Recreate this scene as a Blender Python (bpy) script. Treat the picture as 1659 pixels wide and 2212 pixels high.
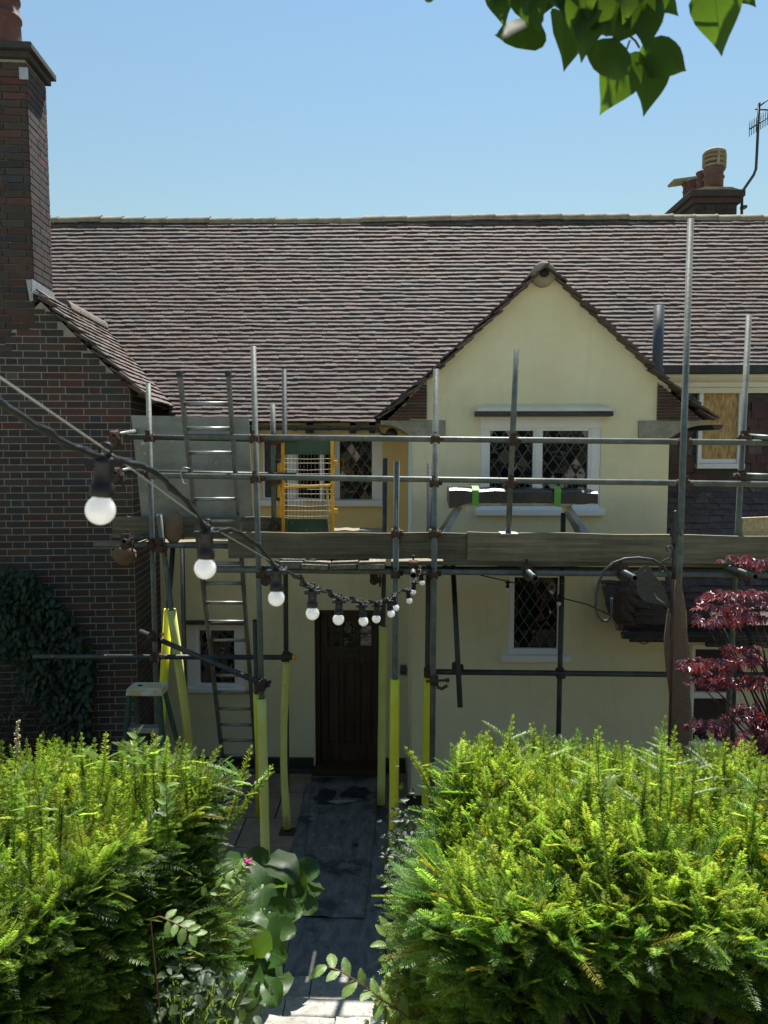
import bpy, math, random
import numpy as np
from mathutils import Vector, Matrix
random.seed(7); rng = np.random.default_rng(7)
for o in list(bpy.data.objects): bpy.data.objects.remove(o)
SC = bpy.context.scene
COL = SC.collection
R = math.radians

# ------------------------------------------------------------------ camera, sky, sun, exposure
CAMZ, PITCH, YAW = 3.85, R(4.6), R(1.15)          # eye height above the house path; slightly down, slightly left
cd = bpy.data.cameras.new('camera'); cam = bpy.data.objects.new('camera', cd); COL.objects.link(cam)
cd.sensor_fit = 'HORIZONTAL'; cd.sensor_width = 36; cd.lens = 36; cd.clip_start = .05; cd.clip_end = 600
cam.location = (0, 0, CAMZ); cam.rotation_euler = (R(90)-PITCH, 0, YAW)
cd.dof.use_dof = True; cd.dof.focus_distance = 7.2; cd.dof.aperture_fstop = 10
SC.camera = cam
SUN_EL, SUN_AZ = R(61), R(11)                      # azimuth measured from +Y (behind the house) towards +X
w = bpy.data.worlds.new('World'); SC.world = w; w.use_nodes = True
nt = w.node_tree; bg = nt.nodes['Background']
sky = nt.nodes.new('ShaderNodeTexSky'); sky.sky_type = 'NISHITA'; sky.sun_disc = False
sky.sun_elevation = SUN_EL; sky.sun_rotation = SUN_AZ; sky.altitude = 100
sky.air_density = 2.5; sky.dust_density = 0.1; sky.ozone_density = 8.0
nt.links.new(sky.outputs[0], bg.inputs[0]); bg.inputs[1].default_value = 0.0385
sl = bpy.data.lights.new('sun', 'SUN'); sl.energy = 3.75; sl.angle = R(.53); sl.color = (1, .955, .88)
sun = bpy.data.objects.new('sun', sl); COL.objects.link(sun)
sdir = Vector((math.sin(SUN_AZ)*math.cos(SUN_EL), math.cos(SUN_AZ)*math.cos(SUN_EL), math.sin(SUN_EL)))
sun.rotation_euler = (-sdir).to_track_quat('-Z', 'Y').to_euler(); sun.location = sdir*30
SC.view_settings.view_transform = 'Standard'; SC.view_settings.look = 'None'
SC.view_settings.exposure = 1.52; SC.view_settings.gamma = 1
SC.render.engine = 'CYCLES'
SC.cycles.use_denoising = True; SC.cycles.max_bounces = 8; SC.cycles.transparent_max_bounces = 8
SC.cycles.caustics_reflective = False; SC.cycles.caustics_refractive = False

# ------------------------------------------------------------------ measuring: photo measurements -> places in the world
cp, sp, cy, sy = math.cos(PITCH), math.sin(PITCH), math.cos(YAW), math.sin(YAW)
FW = Vector((-sy*cp, cy*cp, -sp)); RT = Vector((cy, sy, 0)); UP = RT.cross(FW)
EYE = Vector((0, 0, CAMZ))
def ray(px, py): return FW + RT*((px-829.5)/1659) - UP*((py-1106)/1659)
def P(px, py, Y):                                   # point seen at (px,py) standing Y metres out
    d = ray(px, py); return EYE + d*(Y/d.y)
def PZ(px, py, z):                                  # point seen at (px,py) at height z
    d = ray(px, py); return EYE + d*((z-CAMZ)/d.z)

# ------------------------------------------------------------------ materials
def rgb(c): return (c[0], c[1], c[2], 1)
def new_mat(name):
    m = bpy.data.materials.new(name); m.use_nodes = True
    return m, m.node_tree, m.node_tree.nodes['Principled BSDF']
def N(t, kind, **kw):
    n = t.nodes.new(kind)
    for k, v in kw.items(): setattr(n, k, v)
    return n
def coords(t, kind='pos', scale=(1, 1, 1), rot=(0, 0, 0)):
    mp = N(t, 'ShaderNodeMapping'); mp.inputs['Scale'].default_value = scale; mp.inputs['Rotation'].default_value = rot
    if kind == 'pos': t.links.new(N(t, 'ShaderNodeNewGeometry').outputs['Position'], mp.inputs[0])
    else: t.links.new(N(t, 'ShaderNodeTexCoord').outputs['Object'], mp.inputs[0])
    return mp.outputs[0]
def noise(t, vec, scale, detail=4, rough=.6):
    n = N(t, 'ShaderNodeTexNoise'); n.inputs['Scale'].default_value = scale; n.inputs['Detail'].default_value = detail
    n.inputs['Roughness'].default_value = rough; t.links.new(vec, n.inputs['Vector']); return n.outputs['Fac']
def ramp(t, fac, stops):
    r = N(t, 'ShaderNodeValToRGB'); e = r.color_ramp.elements
    while len(e) < len(stops): e.new(.5)
    for el, (p, c) in zip(e, stops): el.position = p; el.color = rgb(c) if not isinstance(c, (int, float)) else (c, c, c, 1)
    t.links.new(fac, r.inputs[0]); return r.outputs[0]
def mixc(t, fac, a, b, mode='MIX'):
    m = N(t, 'ShaderNodeMix', data_type='RGBA', blend_type=mode)
    for i, v in ((0, fac), (6, a), (7, b)):
        if hasattr(v, 'is_linked') or hasattr(v, 'links'): t.links.new(v, m.inputs[i])
        elif isinstance(v, (int, float)): m.inputs[i].default_value = v
        else: m.inputs[i].default_value = rgb(v)
    return m.outputs[2]
def bump(t, h, strength, dist=.01):
    b = N(t, 'ShaderNodeBump'); b.inputs['Strength'].default_value = strength; b.inputs['Distance'].default_value = dist
    t.links.new(h, b.inputs['Height']); return b.outputs[0]
def objvar(t, colour, lo=.75, hi=1.2):              # shifts a colour a little from object to object
    i = N(t, 'ShaderNodeObjectInfo'); mr = N(t, 'ShaderNodeMapRange')
    ad = N(t, 'ShaderNodeMath', operation='ADD'); fr_ = N(t, 'ShaderNodeMath', operation='FRACT')
    t.links.new(i.outputs['Random'], ad.inputs[0]); t.links.new(N(t, 'ShaderNodeNewGeometry').outputs['Random Per Island'], ad.inputs[1]); t.links.new(ad.outputs[0], fr_.inputs[0])
    mr.inputs[3].default_value = lo; mr.inputs[4].default_value = hi; t.links.new(fr_.outputs[0], mr.inputs[0])
    c = N(t, 'ShaderNodeCombineXYZ'); [t.links.new(mr.outputs[0], c.inputs[k]) for k in range(3)]
    return mixc(t, 1.0, colour, c.outputs[0], 'MULTIPLY')

def surf(name, c1, c2, scale=8, rough=.7, metal=0, spec=.5, bmp=.3, bscale=None, stretch=(1, 1, 1), spots=None, vary=False, kind='pos', dist=.01, lo=.35, hi=.65, coat=0):
    m, t, b = new_mat(name)
    v = coords(t, kind, stretch)
    c = ramp(t, noise(t, v, scale, 6, .65), [(lo, c1), (hi, c2)])
    if spots:
        for (sc_, col, a, bb) in spots:
            c = mixc(t, ramp(t, noise(t, coords(t, kind, (1, 1, 1)), sc_, 5, .7), [(a, 0), (bb, 1)]), c, col)
    if vary: c = objvar(t, c, *(vary if isinstance(vary, tuple) else (.8, 1.18)))
    t.links.new(c, b.inputs['Base Color'])
    b.inputs['Roughness'].default_value = rough; b.inputs['Metallic'].default_value = metal
    b.inputs['Specular IOR Level'].default_value = spec
    if coat: b.inputs['Coat Weight'].default_value = coat; b.inputs['Coat Roughness'].default_value = .15
    if bmp: t.links.new(bump(t, noise(t, v, bscale or scale*4, 6, .7), bmp, dist), b.inputs['Normal'])
    return m
def leafmat(name, c, tr, rough=.45, tw=.4, vein=False, midrib=False, tint=False, spec=.5, vary=(.75, 1.25)):
    m, t, b = new_mat(name)
    col = mixc(t, noise(t, coords(t), 9, 3), [x*.7 for x in c], [x*1.25 for x in c])
    trc = mixc(t, .5, tr, tr)
    if vein:
        wv = N(t, 'ShaderNodeTexWave', wave_type='BANDS', bands_direction='Y'); wv.inputs['Scale'].default_value = 7; wv.inputs['Distortion'].default_value = 3
        wv.inputs['Detail'].default_value = 2
        t.links.new(coords(t, 'obj', (1, 1, 1)), wv.inputs['Vector'])
        wv.inputs['Scale'].default_value = 1.3; wv.inputs['Distortion'].default_value = 6; wv.inputs['Detail Scale'].default_value = 2
        col = mixc(t, ramp(t, wv.outputs['Fac'], [(.86, 0), (1, .3)]), col, [min(1, x*1.7) for x in c])
        t.links.new(bump(t, wv.outputs['Fac'], .25, .02), b.inputs['Normal'])
    if midrib:
        sx = N(t, 'ShaderNodeSeparateXYZ'); t.links.new(N(t, 'ShaderNodeTexCoord').outputs['Object'], sx.inputs[0])
        ab = N(t, 'ShaderNodeMath', operation='ABSOLUTE'); t.links.new(sx.outputs[0], ab.inputs[0])
        sl_ = N(t, 'ShaderNodeMath', operation='MULTIPLY_ADD'); t.links.new(ab.outputs[0], sl_.inputs[0]); sl_.inputs[1].default_value = -.75; t.links.new(sx.outputs[1], sl_.inputs[2])
        wv = N(t, 'ShaderNodeMath', operation='PINGPONG'); t.links.new(sl_.outputs[0], wv.inputs[0]); wv.inputs[1].default_value = .065
        side = ramp(t, wv.outputs[0], [(.0, .55), (.010, 0)]); mid_ = ramp(t, ab.outputs[0], [(.008, .8), (.016, 0)])
        vn = mixc(t, 1.0, side, mid_, 'LIGHTEN')
        col = mixc(t, vn, col, [min(1, x*2.0) for x in c]); trc = mixc(t, vn, trc, [x*.55 for x in tr])
        blot = ramp(t, noise(t, coords(t), 60, 4), [(.62, 0), (.72, .5)]); col = mixc(t, blot, col, [c[0]*1.6, c[1]*1.2, c[2]])
    if tint:
        a = N(t, 'ShaderNodeAttribute'); a.attribute_name = 'tint'
        col = mixc(t, 1.0, col, a.outputs['Color'], 'MULTIPLY'); trc = mixc(t, 1.0, trc, a.outputs['Color'], 'MULTIPLY')
    else:
        col = objvar(t, col, *vary)
    t.links.new(col, b.inputs['Base Color']); b.inputs['Roughness'].default_value = rough; b.inputs['Specular IOR Level'].default_value = spec
    tb = N(t, 'ShaderNodeBsdfTranslucent'); t.links.new(trc, tb.inputs[0])
    mx = N(t, 'ShaderNodeMixShader'); mx.inputs[0].default_value = tw
    t.links.new(b.outputs[0], mx.inputs[1]); t.links.new(tb.outputs[0], mx.inputs[2])
    t.links.new(mx.outputs[0], t.nodes['Material Output'].inputs['Surface'])
    return m

M = {}
def rendermat(name, c1, c2, stain):
    m, t, b = new_mat(name); v = coords(t)
    c = ramp(t, noise(t, v, 1.1, 6, .65), [(.35, c1), (.65, c2)])
    c = mixc(t, ramp(t, noise(t, coords(t, 'pos', (1, 1, .12)), 5, 5, .7), [(.52, 0), (.78, .55)]), c, stain)      # rain streaks
    c = mixc(t, ramp(t, noise(t, v, 2.6, 5, .75), [(.52, 0), (.74, .5)]), c, [x*1.12 for x in c2])                 # trowelled patches
    c = mixc(t, ramp(t, noise(t, v, 38, 3, .6), [(.70, 0), (.76, .5)]), c, stain)
    t.links.new(c, b.inputs['Base Color']); b.inputs['Roughness'].default_value = .92
    h1, h2 = noise(t, v, 5, 4, .6), noise(t, v, 70, 5, .7)
    mm = N(t, 'ShaderNodeMath', operation='MULTIPLY_ADD'); t.links.new(h2, mm.inputs[0]); mm.inputs[1].default_value = .18; t.links.new(h1, mm.inputs[2])
    t.links.new(bump(t, mm.outputs[0], .35, .02), b.inputs['Normal']); return m
M['render'] = rendermat('yellow_lime_render', (.74, .68, .43), (.80, .755, .51), (.58, .55, .40))
M['ochre'] = rendermat('ochre_lime_render', (.76, .57, .26), (.80, .63, .32), (.62, .47, .24))
M['white'] = surf('white_gloss_paint', (.78, .78, .76), (.84, .84, .82), 6, .35, bmp=.15, bscale=25, spots=[(14, (.45, .44, .42), .66, .74)], dist=.003)
M['cream'] = surf('cream_paint', (.70, .66, .50), (.78, .74, .58), 5, .45, bmp=.1, dist=.003)
M['stone'] = surf('lichen_stone', (.24, .23, .18), (.36, .34, .27), 9, .9, bmp=.5, spots=[(30, (.16, .16, .14), .55, .7)])
M['blackwood'] = surf('weathered_black_timber', (.02, .018, .017), (.09, .08, .075), 7, .7, bmp=.6, stretch=(.5, 4, 4))
M['mortar'] = surf('lime_mortar', (.27, .26, .235), (.37, .36, .325), 14, .95, bmp=.5)
bricks_c = [((0.0671, 0.0361, 0.0292), (0.0929, 0.0482, 0.0378)), ((0.0533, 0.0361, 0.0301), (0.0731, 0.0464, 0.0387)), ((0.0791, 0.0310, 0.0258), (0.1049, 0.0396, 0.0327)),
            ((0.0430, 0.0378, 0.0335), (0.0585, 0.0499, 0.0439)), ((0.0310, 0.0327, 0.0353), (0.0464, 0.0473, 0.0499)), ((0.0860, 0.0843, 0.0757), (0.1204, 0.1161, 0.1049))]
for i, (a, b_) in enumerate(bricks_c): M['brick%d' % i] = surf('brick_tone_%d' % i, a, b_, 16, .88, bmp=.6, bscale=70, vary=True, dist=.006)
tiles_c = [((.090, .066, .056), (.132, .096, .082)), ((.098, .065, .054), (.140, .091, .077)), ((.082, .065, .057), (.120, .095, .083)), ((.104, .087, .073), (.146, .124, .105))]
lich = [(.9, (.080, .071, .062), .50, .68), (1.7, (.138, .100, .086), .56, .70), (22, (.36, .34, .29), .60, .70), (70, (.45, .44, .38), .68, .74), (5, (.11, .12, .075), .60, .75)]
for i, (a, b_) in enumerate(tiles_c): M['tile%d' % i] = surf('clay_tile_tone_%d' % i, a, b_, 13, .85, bmp=.7, bscale=60, vary=(.84, 1.12), spots=lich, dist=.008)
M['dropping'] = surf('white_splash', (.65, .65, .62), (.8, .8, .78), 12, .8)
M['wallTile0'] = surf('hung_tile_red', (.060, .026, .024), (.10, .040, .036), 10, .65, bmp=.5, vary=True)
M['wallTile1'] = surf('hung_tile_brown', (.080, .056, .049), (.125, .086, .074), 10, .75, bmp=.5, vary=True)
M['ridge'] = surf('mossy_ridge_tile', (.24, .20, .13), (.36, .31, .22), 9, .9, bmp=.6, spots=[(4, (.34, .20, .06), .62, .72), (18, (.40, .39, .33), .62, .7)])
M['lead'] = surf('lead_sheet', (.34, .36, .38), (.48, .50, .52), 8, .5, bmp=.3, metal=.3)
M['terracotta'] = surf('terracotta_pot', (.080, .034, .029), (.115, .047, .039), 7, .75, bmp=.4, spots=[(10, (.16, .12, .10), .55, .7)])
M['sooty'] = surf('sooty_pot', (.10, .06, .05), (.17, .10, .085), 9, .85, bmp=.4, spots=[(8, (.34, .31, .24), .62, .72)])
M['plastic'] = surf('black_plastic', (.02, .022, .026), (.032, .035, .04), 6, .35, bmp=.1)
M['pipe'] = surf('soil_pipe_grey', (.045, .055, .062), (.065, .075, .082), 6, .4, bmp=.1)
M['tar'] = surf('tarred_plinth', (.014, .016, .017), (.032, .035, .035), 9, .55, bmp=.5, spots=[(16, (.13, .13, .12), .63, .70)])
M['tube'] = surf('galvanised_tube', (.085, .102, .085), (.16, .178, .150), 9, .5, metal=.12, bmp=.25, stretch=(1, 1, 1), spots=[(24, (.055, .065, .06), .58, .72), (55, (.5, .5, .47), .70, .74)])
M['tubedark'] = surf('painted_dark_tube', (.025, .033, .032), (.055, .064, .06), 9, .5, metal=.1, bmp=.3, spots=[(20, (.35, .34, .30), .66, .72)])
M['tubehole'] = surf('tube_inside', (.02, .02, .02), (.04, .035, .03), 9, .9)
M['rust'] = surf('rusty_coupler', (.05, .032, .022), (.13, .075, .045), 30, .75, metal=.3, bmp=.8)
M['alu'] = surf('aluminium', (.25, .26, .25), (.36, .37, .36), 8, .48, metal=.55, bmp=.2, spots=[(18, (.15, .15, .14), .58, .72)])
M['aludark'] = surf('weathered_aluminium', (.12, .13, .125), (.23, .24, .23), 8, .45, metal=.6, bmp=.25, spots=[(16, (.06, .065, .06), .55, .7)])
def woodmat(name, a, b_, rough=.85, along='x', vary=True):
    m, t, bs = new_mat(name)
    st = {'x': (.6, 14, 14), 'y': (14, .6, 14), 'z': (14, 14, .6)}[along]
    v = coords(t, 'pos', st); g = noise(t, v, 2.2, 8, .7); g2 = noise(t, coords(t, 'pos', (1, 1, 1)), 3, 4)
    c = ramp(t, g, [(.28, [x*.35 for x in a]), (.45, a), (.68, b_)]); c = mixc(t, ramp(t, g2, [(.45, 0), (.75, .6)]), c, [x*.55 for x in a])
    if vary: c = objvar(t, c, .8, 1.15)
    t.links.new(c, bs.inputs['Base Color']); bs.inputs['Roughness'].default_value = rough
    t.links.new(bump(t, g, .7, .012), bs.inputs['Normal']); return m
M['board'] = woodmat('weathered_scaffold_board', (.15, .135, .085), (.27, .245, .165))
M['boardy'] = woodmat('weathered_scaffold_board_across', (.16, .145, .095), (.30, .27, .19), along='y')
M['newwood'] = woodmat('pale_timber', (.42, .34, .19), (.56, .46, .28), along='y')
M['oak'] = woodmat('dark_oak_door', (.050, .030, .018), (.10, .06, .035), .55, 'z', False)
M['foam0'] = surf('pale_yellow_foam', (.68, .69, .17), (.76, .77, .24), 5, .6, bmp=.15, spots=[(6, (.42, .45, .14), .60, .75)])
M['foam1'] = surf('bright_yellow_foam', (.74, .72, .03), (.82, .80, .06), 5, .6, bmp=.15, spots=[(6, (.38, .36, .05), .62, .78)])
M['gatey'] = surf('yellow_gate_paint', (.72, .36, .015), (.80, .44, .03), 8, .5, bmp=.2, spots=[(20, (.10, .07, .03), .66, .70)])
M['gateg'] = surf('scratched_green_paint', (.018, .06, .032), (.035, .09, .05), 6, .5, bmp=.3, spots=[(16, (.55, .38, .04), .64, .69)])
M['wire'] = surf('galvanised_wire', (.20, .17, .12), (.32, .27, .18), 20, .5, metal=.5, bmp=0)
M['sheet'] = surf('dusty_grey_board', (.25, .245, .19), (.35, .34, .27), 3, .92, bmp=.2, spots=[(2.2, (.17, .17, .13), .5, .7), (7, (.58, .58, .53), .64, .69)])
M['film'] = surf('black_polythene', (.010, .012, .016), (.02, .023, .028), 5, .28, bmp=.6, bscale=9, dist=.02)
M['tape'] = surf('green_tape', (.09, .30, .03), (.13, .38, .05), 9, .5, bmp=.1)
M['osb'] = surf('strand_board', (.34, .20, .07), (.62, .42, .18), 26, .8, bmp=.4, stretch=(1, 1, .35), lo=.4, hi=.6, spots=[(40, (.22, .12, .04), .62, .68)])
M['darkvoid'] = surf('dark_room', (.02, .02, .02), (.04, .038, .035), 3, .95)
M['bakelite'] = surf('black_lampholder', (.008, .009, .010), (.014, .015, .017), 6, .5, bmp=.1, spec=.25)
M['cable'] = surf('black_cable', (.008, .009, .010), (.014, .015, .016), 6, .42, bmp=0, spec=.35)
M['steelwire'] = surf('steel_wire', (.36, .36, .33), (.5, .5, .46), 6, .4, metal=.6, bmp=0)
M['hook'] = surf('black_hammered_iron', (.025, .026, .03), (.05, .05, .055), 40, .45, metal=.4, bmp=.4)
M['hookrust'] = surf('rusting_iron_post', (.06, .028, .018), (.13, .055, .03), 12, .7, metal=.3, bmp=.5)
M['hessian'] = surf('hessian_cloth', (.17, .115, .07), (.25, .175, .115), 60, .95, bmp=.8, bscale=160)
M['stepgreen'] = surf('green_fibreglass', (.016, .06, .045), (.035, .09, .07), 8, .5, bmp=.2, spots=[(22, (.42, .42, .38), .64, .70)])
M['stepyellow'] = surf('paint_splashed_yellow', (.46, .36, .14), (.56, .47, .24), 6, .6, bmp=.2, spots=[(9, (.60, .58, .52), .48, .60), (18, (.05, .05, .04), .70, .73)])
M['mat'] = surf('scuffed_black_sheet', (.085, .086, .086), (.19, .188, .18), 5, .65, bmp=.6, spots=[(2.0, (.045, .046, .046), .54, .62), (6, (.30, .295, .28), .60, .72), (45, (.38, .37, .35), .66, .72)], stretch=(3, 1, 1))
M['paver'] = surf('buff_paving', (.22, .17, .115), (.32, .25, .175), 5, .9, bmp=.4, vary=True)
M['step'] = surf('grey_stone_step', (.27, .26, .235), (.42, .405, .37), 14, .9, bmp=.6, spots=[(40, (.17, .165, .14), .55, .68), (4, (.22, .22, .18), .5, .75)], vary=True)
M['soil'] = surf('dark_soil', (.030, .024, .017), (.065, .05, .034), 6, .95, bmp=1, bscale=40, dist=.03)
M['lawn'] = surf('dry_summer_lawn', (.10, .11, .045), (.17, .17, .075), 5, .95, bmp=.6)
M['gravel'] = surf('bounce_gravel', (.56, .53, .45), (.70, .66, .57), 60, .95, bmp=.8, bscale=120)  # unseen surface, kept very pale to bounce sun onto the gable
M['bark'] = surf('yew_bark', (.075, .042, .028), (.16, .095, .065), 14, .9, bmp=.9, stretch=(4, 4, 1))
M['barkdark'] = surf('dark_twig', (.03, .022, .016), (.06, .042, .03), 12, .9, bmp=.5)
M['redtwig'] = surf('purple_twig', (.05, .018, .018), (.09, .03, .028), 12, .8, bmp=.3)
M['greenstem'] = surf('green_stem', (.08, .13, .03), (.12, .18, .05), 9, .6, bmp=0)
M['brownstem'] = surf('bramble_stem', (.12, .055, .03), (.19, .09, .05), 9, .6, bmp=0)
M['yew'] = leafmat('yew_needles', (.092, .158, .036), (.40, .54, .06), .40, .46, tint=True, spec=.4)
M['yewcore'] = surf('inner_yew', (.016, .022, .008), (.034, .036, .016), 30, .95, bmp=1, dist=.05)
M['maple'] = leafmat('maple_red_leaf', (.15, .045, .052), (.50, .03, .02), .36, .34, spec=.8)
M['maple2'] = leafmat('maple_purple_leaf', (.10, .036, .048), (.26, .018, .025), .34, .26, spec=.8)
M['lilac'] = leafmat('lilac_leaf', (.020, .048, .014), (.19, .35, .02), .65, .34, midrib=True, spec=.12, vary=(.5, 1.2))
M['berg'] = leafmat('bergenia_leaf', (.034, .078, .018), (.16, .30, .025), .42, .30, midrib=True, spec=.3, vary=(.55, 1.3))
M['ivy'] = leafmat('creeper_leaf', (.020, .046, .016), (.06, .12, .02), .5, .25)
M['ivyt'] = leafmat('creeper_leaf_mass', (.020, .046, .016), (.06, .12, .02), .5, .25, tint=True)
M['weed'] = leafmat('pale_weed_leaf', (.12, .21, .045), (.36, .46, .06), .5, .42, midrib=True)
M['weedt'] = leafmat('pale_weed_mass', (.13, .21, .04), (.36, .46, .05), .5, .42, tint=True)
M['fernt'] = leafmat('dark_shade_foliage', (.025, .055, .018), (.08, .14, .02), .5, .3, tint=True)
M['flower'] = leafmat('pink_petal', (.62, .12, .33), (.75, .2, .45), .6, .3)

def glassmat():
    m, t, b = new_mat('old_window_glass')
    b.inputs['Base Color'].default_value = (.006, .008, .010, 1); b.inputs['Roughness'].default_value = .04
    b.inputs['Specular IOR Level'].default_value = .5
    t.links.new(bump(t, noise(t, coords(t), 5, 2), .12, .02), b.inputs['Normal'])
    return m
M['glass'] = glassmat()
M['leadcame'] = surf('lead_came', (.07, .075, .08), (.13, .135, .14), 14, .55, bmp=.2, metal=.3)
def bulbmat():
    m, t, b = new_mat('frosted_white_bulb')
    b.inputs['Base Color'].default_value = (.93, .93, .94, 1); b.inputs['Roughness'].default_value = .2
    b.inputs['Subsurface Weight'].default_value = 1; b.inputs['Subsurface Radius'].default_value = (1, 1, 1); b.inputs['Subsurface Scale'].default_value = .12
    return m
M['bulb'] = bulbmat()

# ------------------------------------------------------------------ object helpers
ORG = {}                                            # world origin of each empty / part
def tag(o, label=None, cat=None, group=None, kind=None):
    for k, v in (('label', label), ('category', cat), ('group', group), ('kind', kind)):
        if v: o[k] = v
    return o
def thing(name, loc, label, cat, group=None, kind=None):
    o = bpy.data.objects.new(name, None); COL.objects.link(o); o.location = loc; o.empty_display_size = .1
    ORG[o.name] = Vector(loc); return tag(o, label, cat, group, kind)
def link(name, me, parent, loc=None, kind=None):
    o = bpy.data.objects.new(name, me); COL.objects.link(o)
    if parent is not None:
        o.parent = parent
    if loc is not None: o.location = loc
    if kind: o['kind'] = kind
    return o
class MB:
    def __init__(s): s.v = []; s.f = []; s.m = []; s.sm = []
    def add(s, vs, fs, mi=0, smooth=False):
        b = len(s.v); s.v += [tuple(v) for v in vs]
        s.f += [tuple(b+i for i in f) for f in fs]; s.m += [mi]*len(fs); s.sm += [smooth]*len(fs); return s
    def box(s, lo, hi, mi=0):
        (a, b, c), (d, e, f) = lo, hi
        return s.add([(a, b, c), (d, b, c), (d, e, c), (a, e, c), (a, b, f), (d, b, f), (d, e, f), (a, e, f)],
                     [(0, 3, 2, 1), (4, 5, 6, 7), (0, 1, 5, 4), (1, 2, 6, 5), (2, 3, 7, 6), (3, 0, 4, 7)], mi)
    def obox(s, c, ax, ay, az, mi=0):                # centre and three half-axis vectors
        c, ax, ay, az = Vector(c), Vector(ax), Vector(ay), Vector(az)
        vs = [c+ax*i+ay*j+az*k for k in (-1, 1) for j in (-1, 1) for i in (-1, 1)]
        return s.add(vs, [(0, 2, 3, 1), (4, 5, 7, 6), (0, 1, 5, 4), (1, 3, 7, 5), (3, 2, 6, 7), (2, 0, 4, 6)], mi)
    def beam(s, a, b, wdt, hgt, upv=(0, 0, 1), mi=0):  # bar from a to b
        a, b = Vector(a), Vector(b); d = (b-a); L = d.length; d.normalize(); u = Vector(upv)
        if abs(d.dot(u)) > .95: u = Vector((0, 1, 0))
        sx = d.cross(u).normalized(); u2 = sx.cross(d)
        return s.obox((a+b)/2, d*L/2, sx*wdt/2, u2*hgt/2, mi)
    def tube(s, pts, r, n=10, caps=True, mi=0, hole=None, smooth=True):
        pts = [Vector(p) for p in pts]; rs = r if isinstance(r, (list, tuple)) else [r]*len(pts)
        base = len(s.v); prev = None; rings = []
        for i, p in enumerate(pts):
            d = (pts[min(i+1, len(pts)-1)]-pts[max(i-1, 0)]).normalized()
            if prev is None: prev = Vector((0, 0, 1)) if abs(d.z) < .9 else Vector((0, 1, 0))
            x = d.cross(prev).normalized(); y = x.cross(d).normalized(); prev = y
            rings.append((p, x, y, d, rs[i]))
        vs = [p+(x*math.cos(2*math.pi*k/n)+y*math.sin(2*math.pi*k/n))*rr for p, x, y, d, rr in rings for k in range(n)]
        fs = [(i*n+k, i*n+(k+1) % n, (i+1)*n+(k+1) % n, (i+1)*n+k) for i in range(len(pts)-1) for k in range(n)]
        s.add(vs, fs, mi, smooth)
        if caps:
            for (p, x, y, d, rr), sgn, off in ((rings[0], -1, 0), (rings[-1], 1, (len(pts)-1)*n)):
                if hole is None:
                    s.add([], [])
                    idx = [off+k for k in range(n)]; idx = idx if sgn > 0 else idx[::-1]
                    s.f.append(tuple(base+i for i in idx)); s.m.append(mi); s.sm.append(False)
                else:
                    ri = rr*hole
                    inner = [p+(x*math.cos(2*math.pi*k/n)+y*math.sin(2*math.pi*k/n))*ri for k in range(n)]
                    deep = [q-d*sgn*rr*3 for q in inner]
                    b2 = len(s.v); s.v += [tuple(q) for q in inner+deep]
                    for k in range(n):
                        k2 = (k+1) % n
                        s.f.append((base+off+k, base+off+k2, b2+k2, b2+k)); s.m.append(mi); s.sm.append(False)
                        s.f.append((b2+k, b2+k2, b2+n+k2, b2+n+k)); s.m.append(mi+1 if hole else mi); s.sm.append(True)
                    s.f.append(tuple(b2+n+k for k in range(n))); s.m.append(mi+1); s.sm.append(False)
        return s
    def lathe(s, prof, c, n=20, mi=0, axis=(0, 0, 1), smooth=True):
        c = Vector(c); a = Vector(axis).normalized(); x = a.orthogonal().normalized(); y = a.cross(x)
        vs = [c+a*z+(x*math.cos(2*math.pi*k/n)+y*math.sin(2*math.pi*k/n))*r for r, z in prof for k in range(n)]
        fs = [(i*n+k, i*n+(k+1) % n, (i+1)*n+(k+1) % n, (i+1)*n+k) for i in range(len(prof)-1) for k in range(n)]
        fs += [tuple(range(n))[::-1], tuple((len(prof)-1)*n+k for k in range(n))]
        return s.add(vs, fs, mi, smooth)
    def prism(s, poly, d, mi=0):                      # polygon (3D points) pushed along d
        n = len(poly); p = [Vector(q) for q in poly]; d = Vector(d)
        return s.add(p+[q+d for q in p], [tuple(range(n)), tuple(range(2*n-1, n-1, -1))]+[(i, i+n, (i+1) % n+n, (i+1) % n) for i in range(n)], mi)
    def mesh(s, name, mats, off=Vector((0, 0, 0)), recalc=True):
        me = bpy.data.meshes.new(name)
        me.from_pydata([(v[0]-off[0], v[1]-off[1], v[2]-off[2]) for v in s.v], [], s.f)
        for m in (mats if isinstance(mats, (list, tuple)) else [mats]): me.materials.append(m)
        me.polygons.foreach_set('material_index', s.m); me.polygons.foreach_set('use_smooth', s.sm)
        me.update()
        if recalc:
            import bmesh
            bm = bmesh.new(); bm.from_mesh(me); bmesh.ops.recalc_face_normals(bm, faces=bm.faces); bm.to_mesh(me); bm.free()
        return me
    def build(s, name, mats, parent=None, kind=None, at=None, bevel=0):
        """at: world origin for a top-level mesh; parts take their parent's origin"""
        if parent is not None: off = ORG[parent.name]
        else: off = Vector(at) if at is not None else Vector((0, 0, 0))
        o = link(name, s.mesh(name, mats, off), parent, None if parent is not None else off, kind)
        ORG[o.name] = off
        if bevel:
            bv = o.modifiers.new('edge', 'BEVEL'); bv.width = bevel; bv.segments = 2; bv.limit_method = 'ANGLE'
        return o
def part(name, mat, parent, fn, kind=None, bevel=0):
    m = MB(); fn(m); return m.build(name, mat, parent, kind, bevel=bevel)

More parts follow.
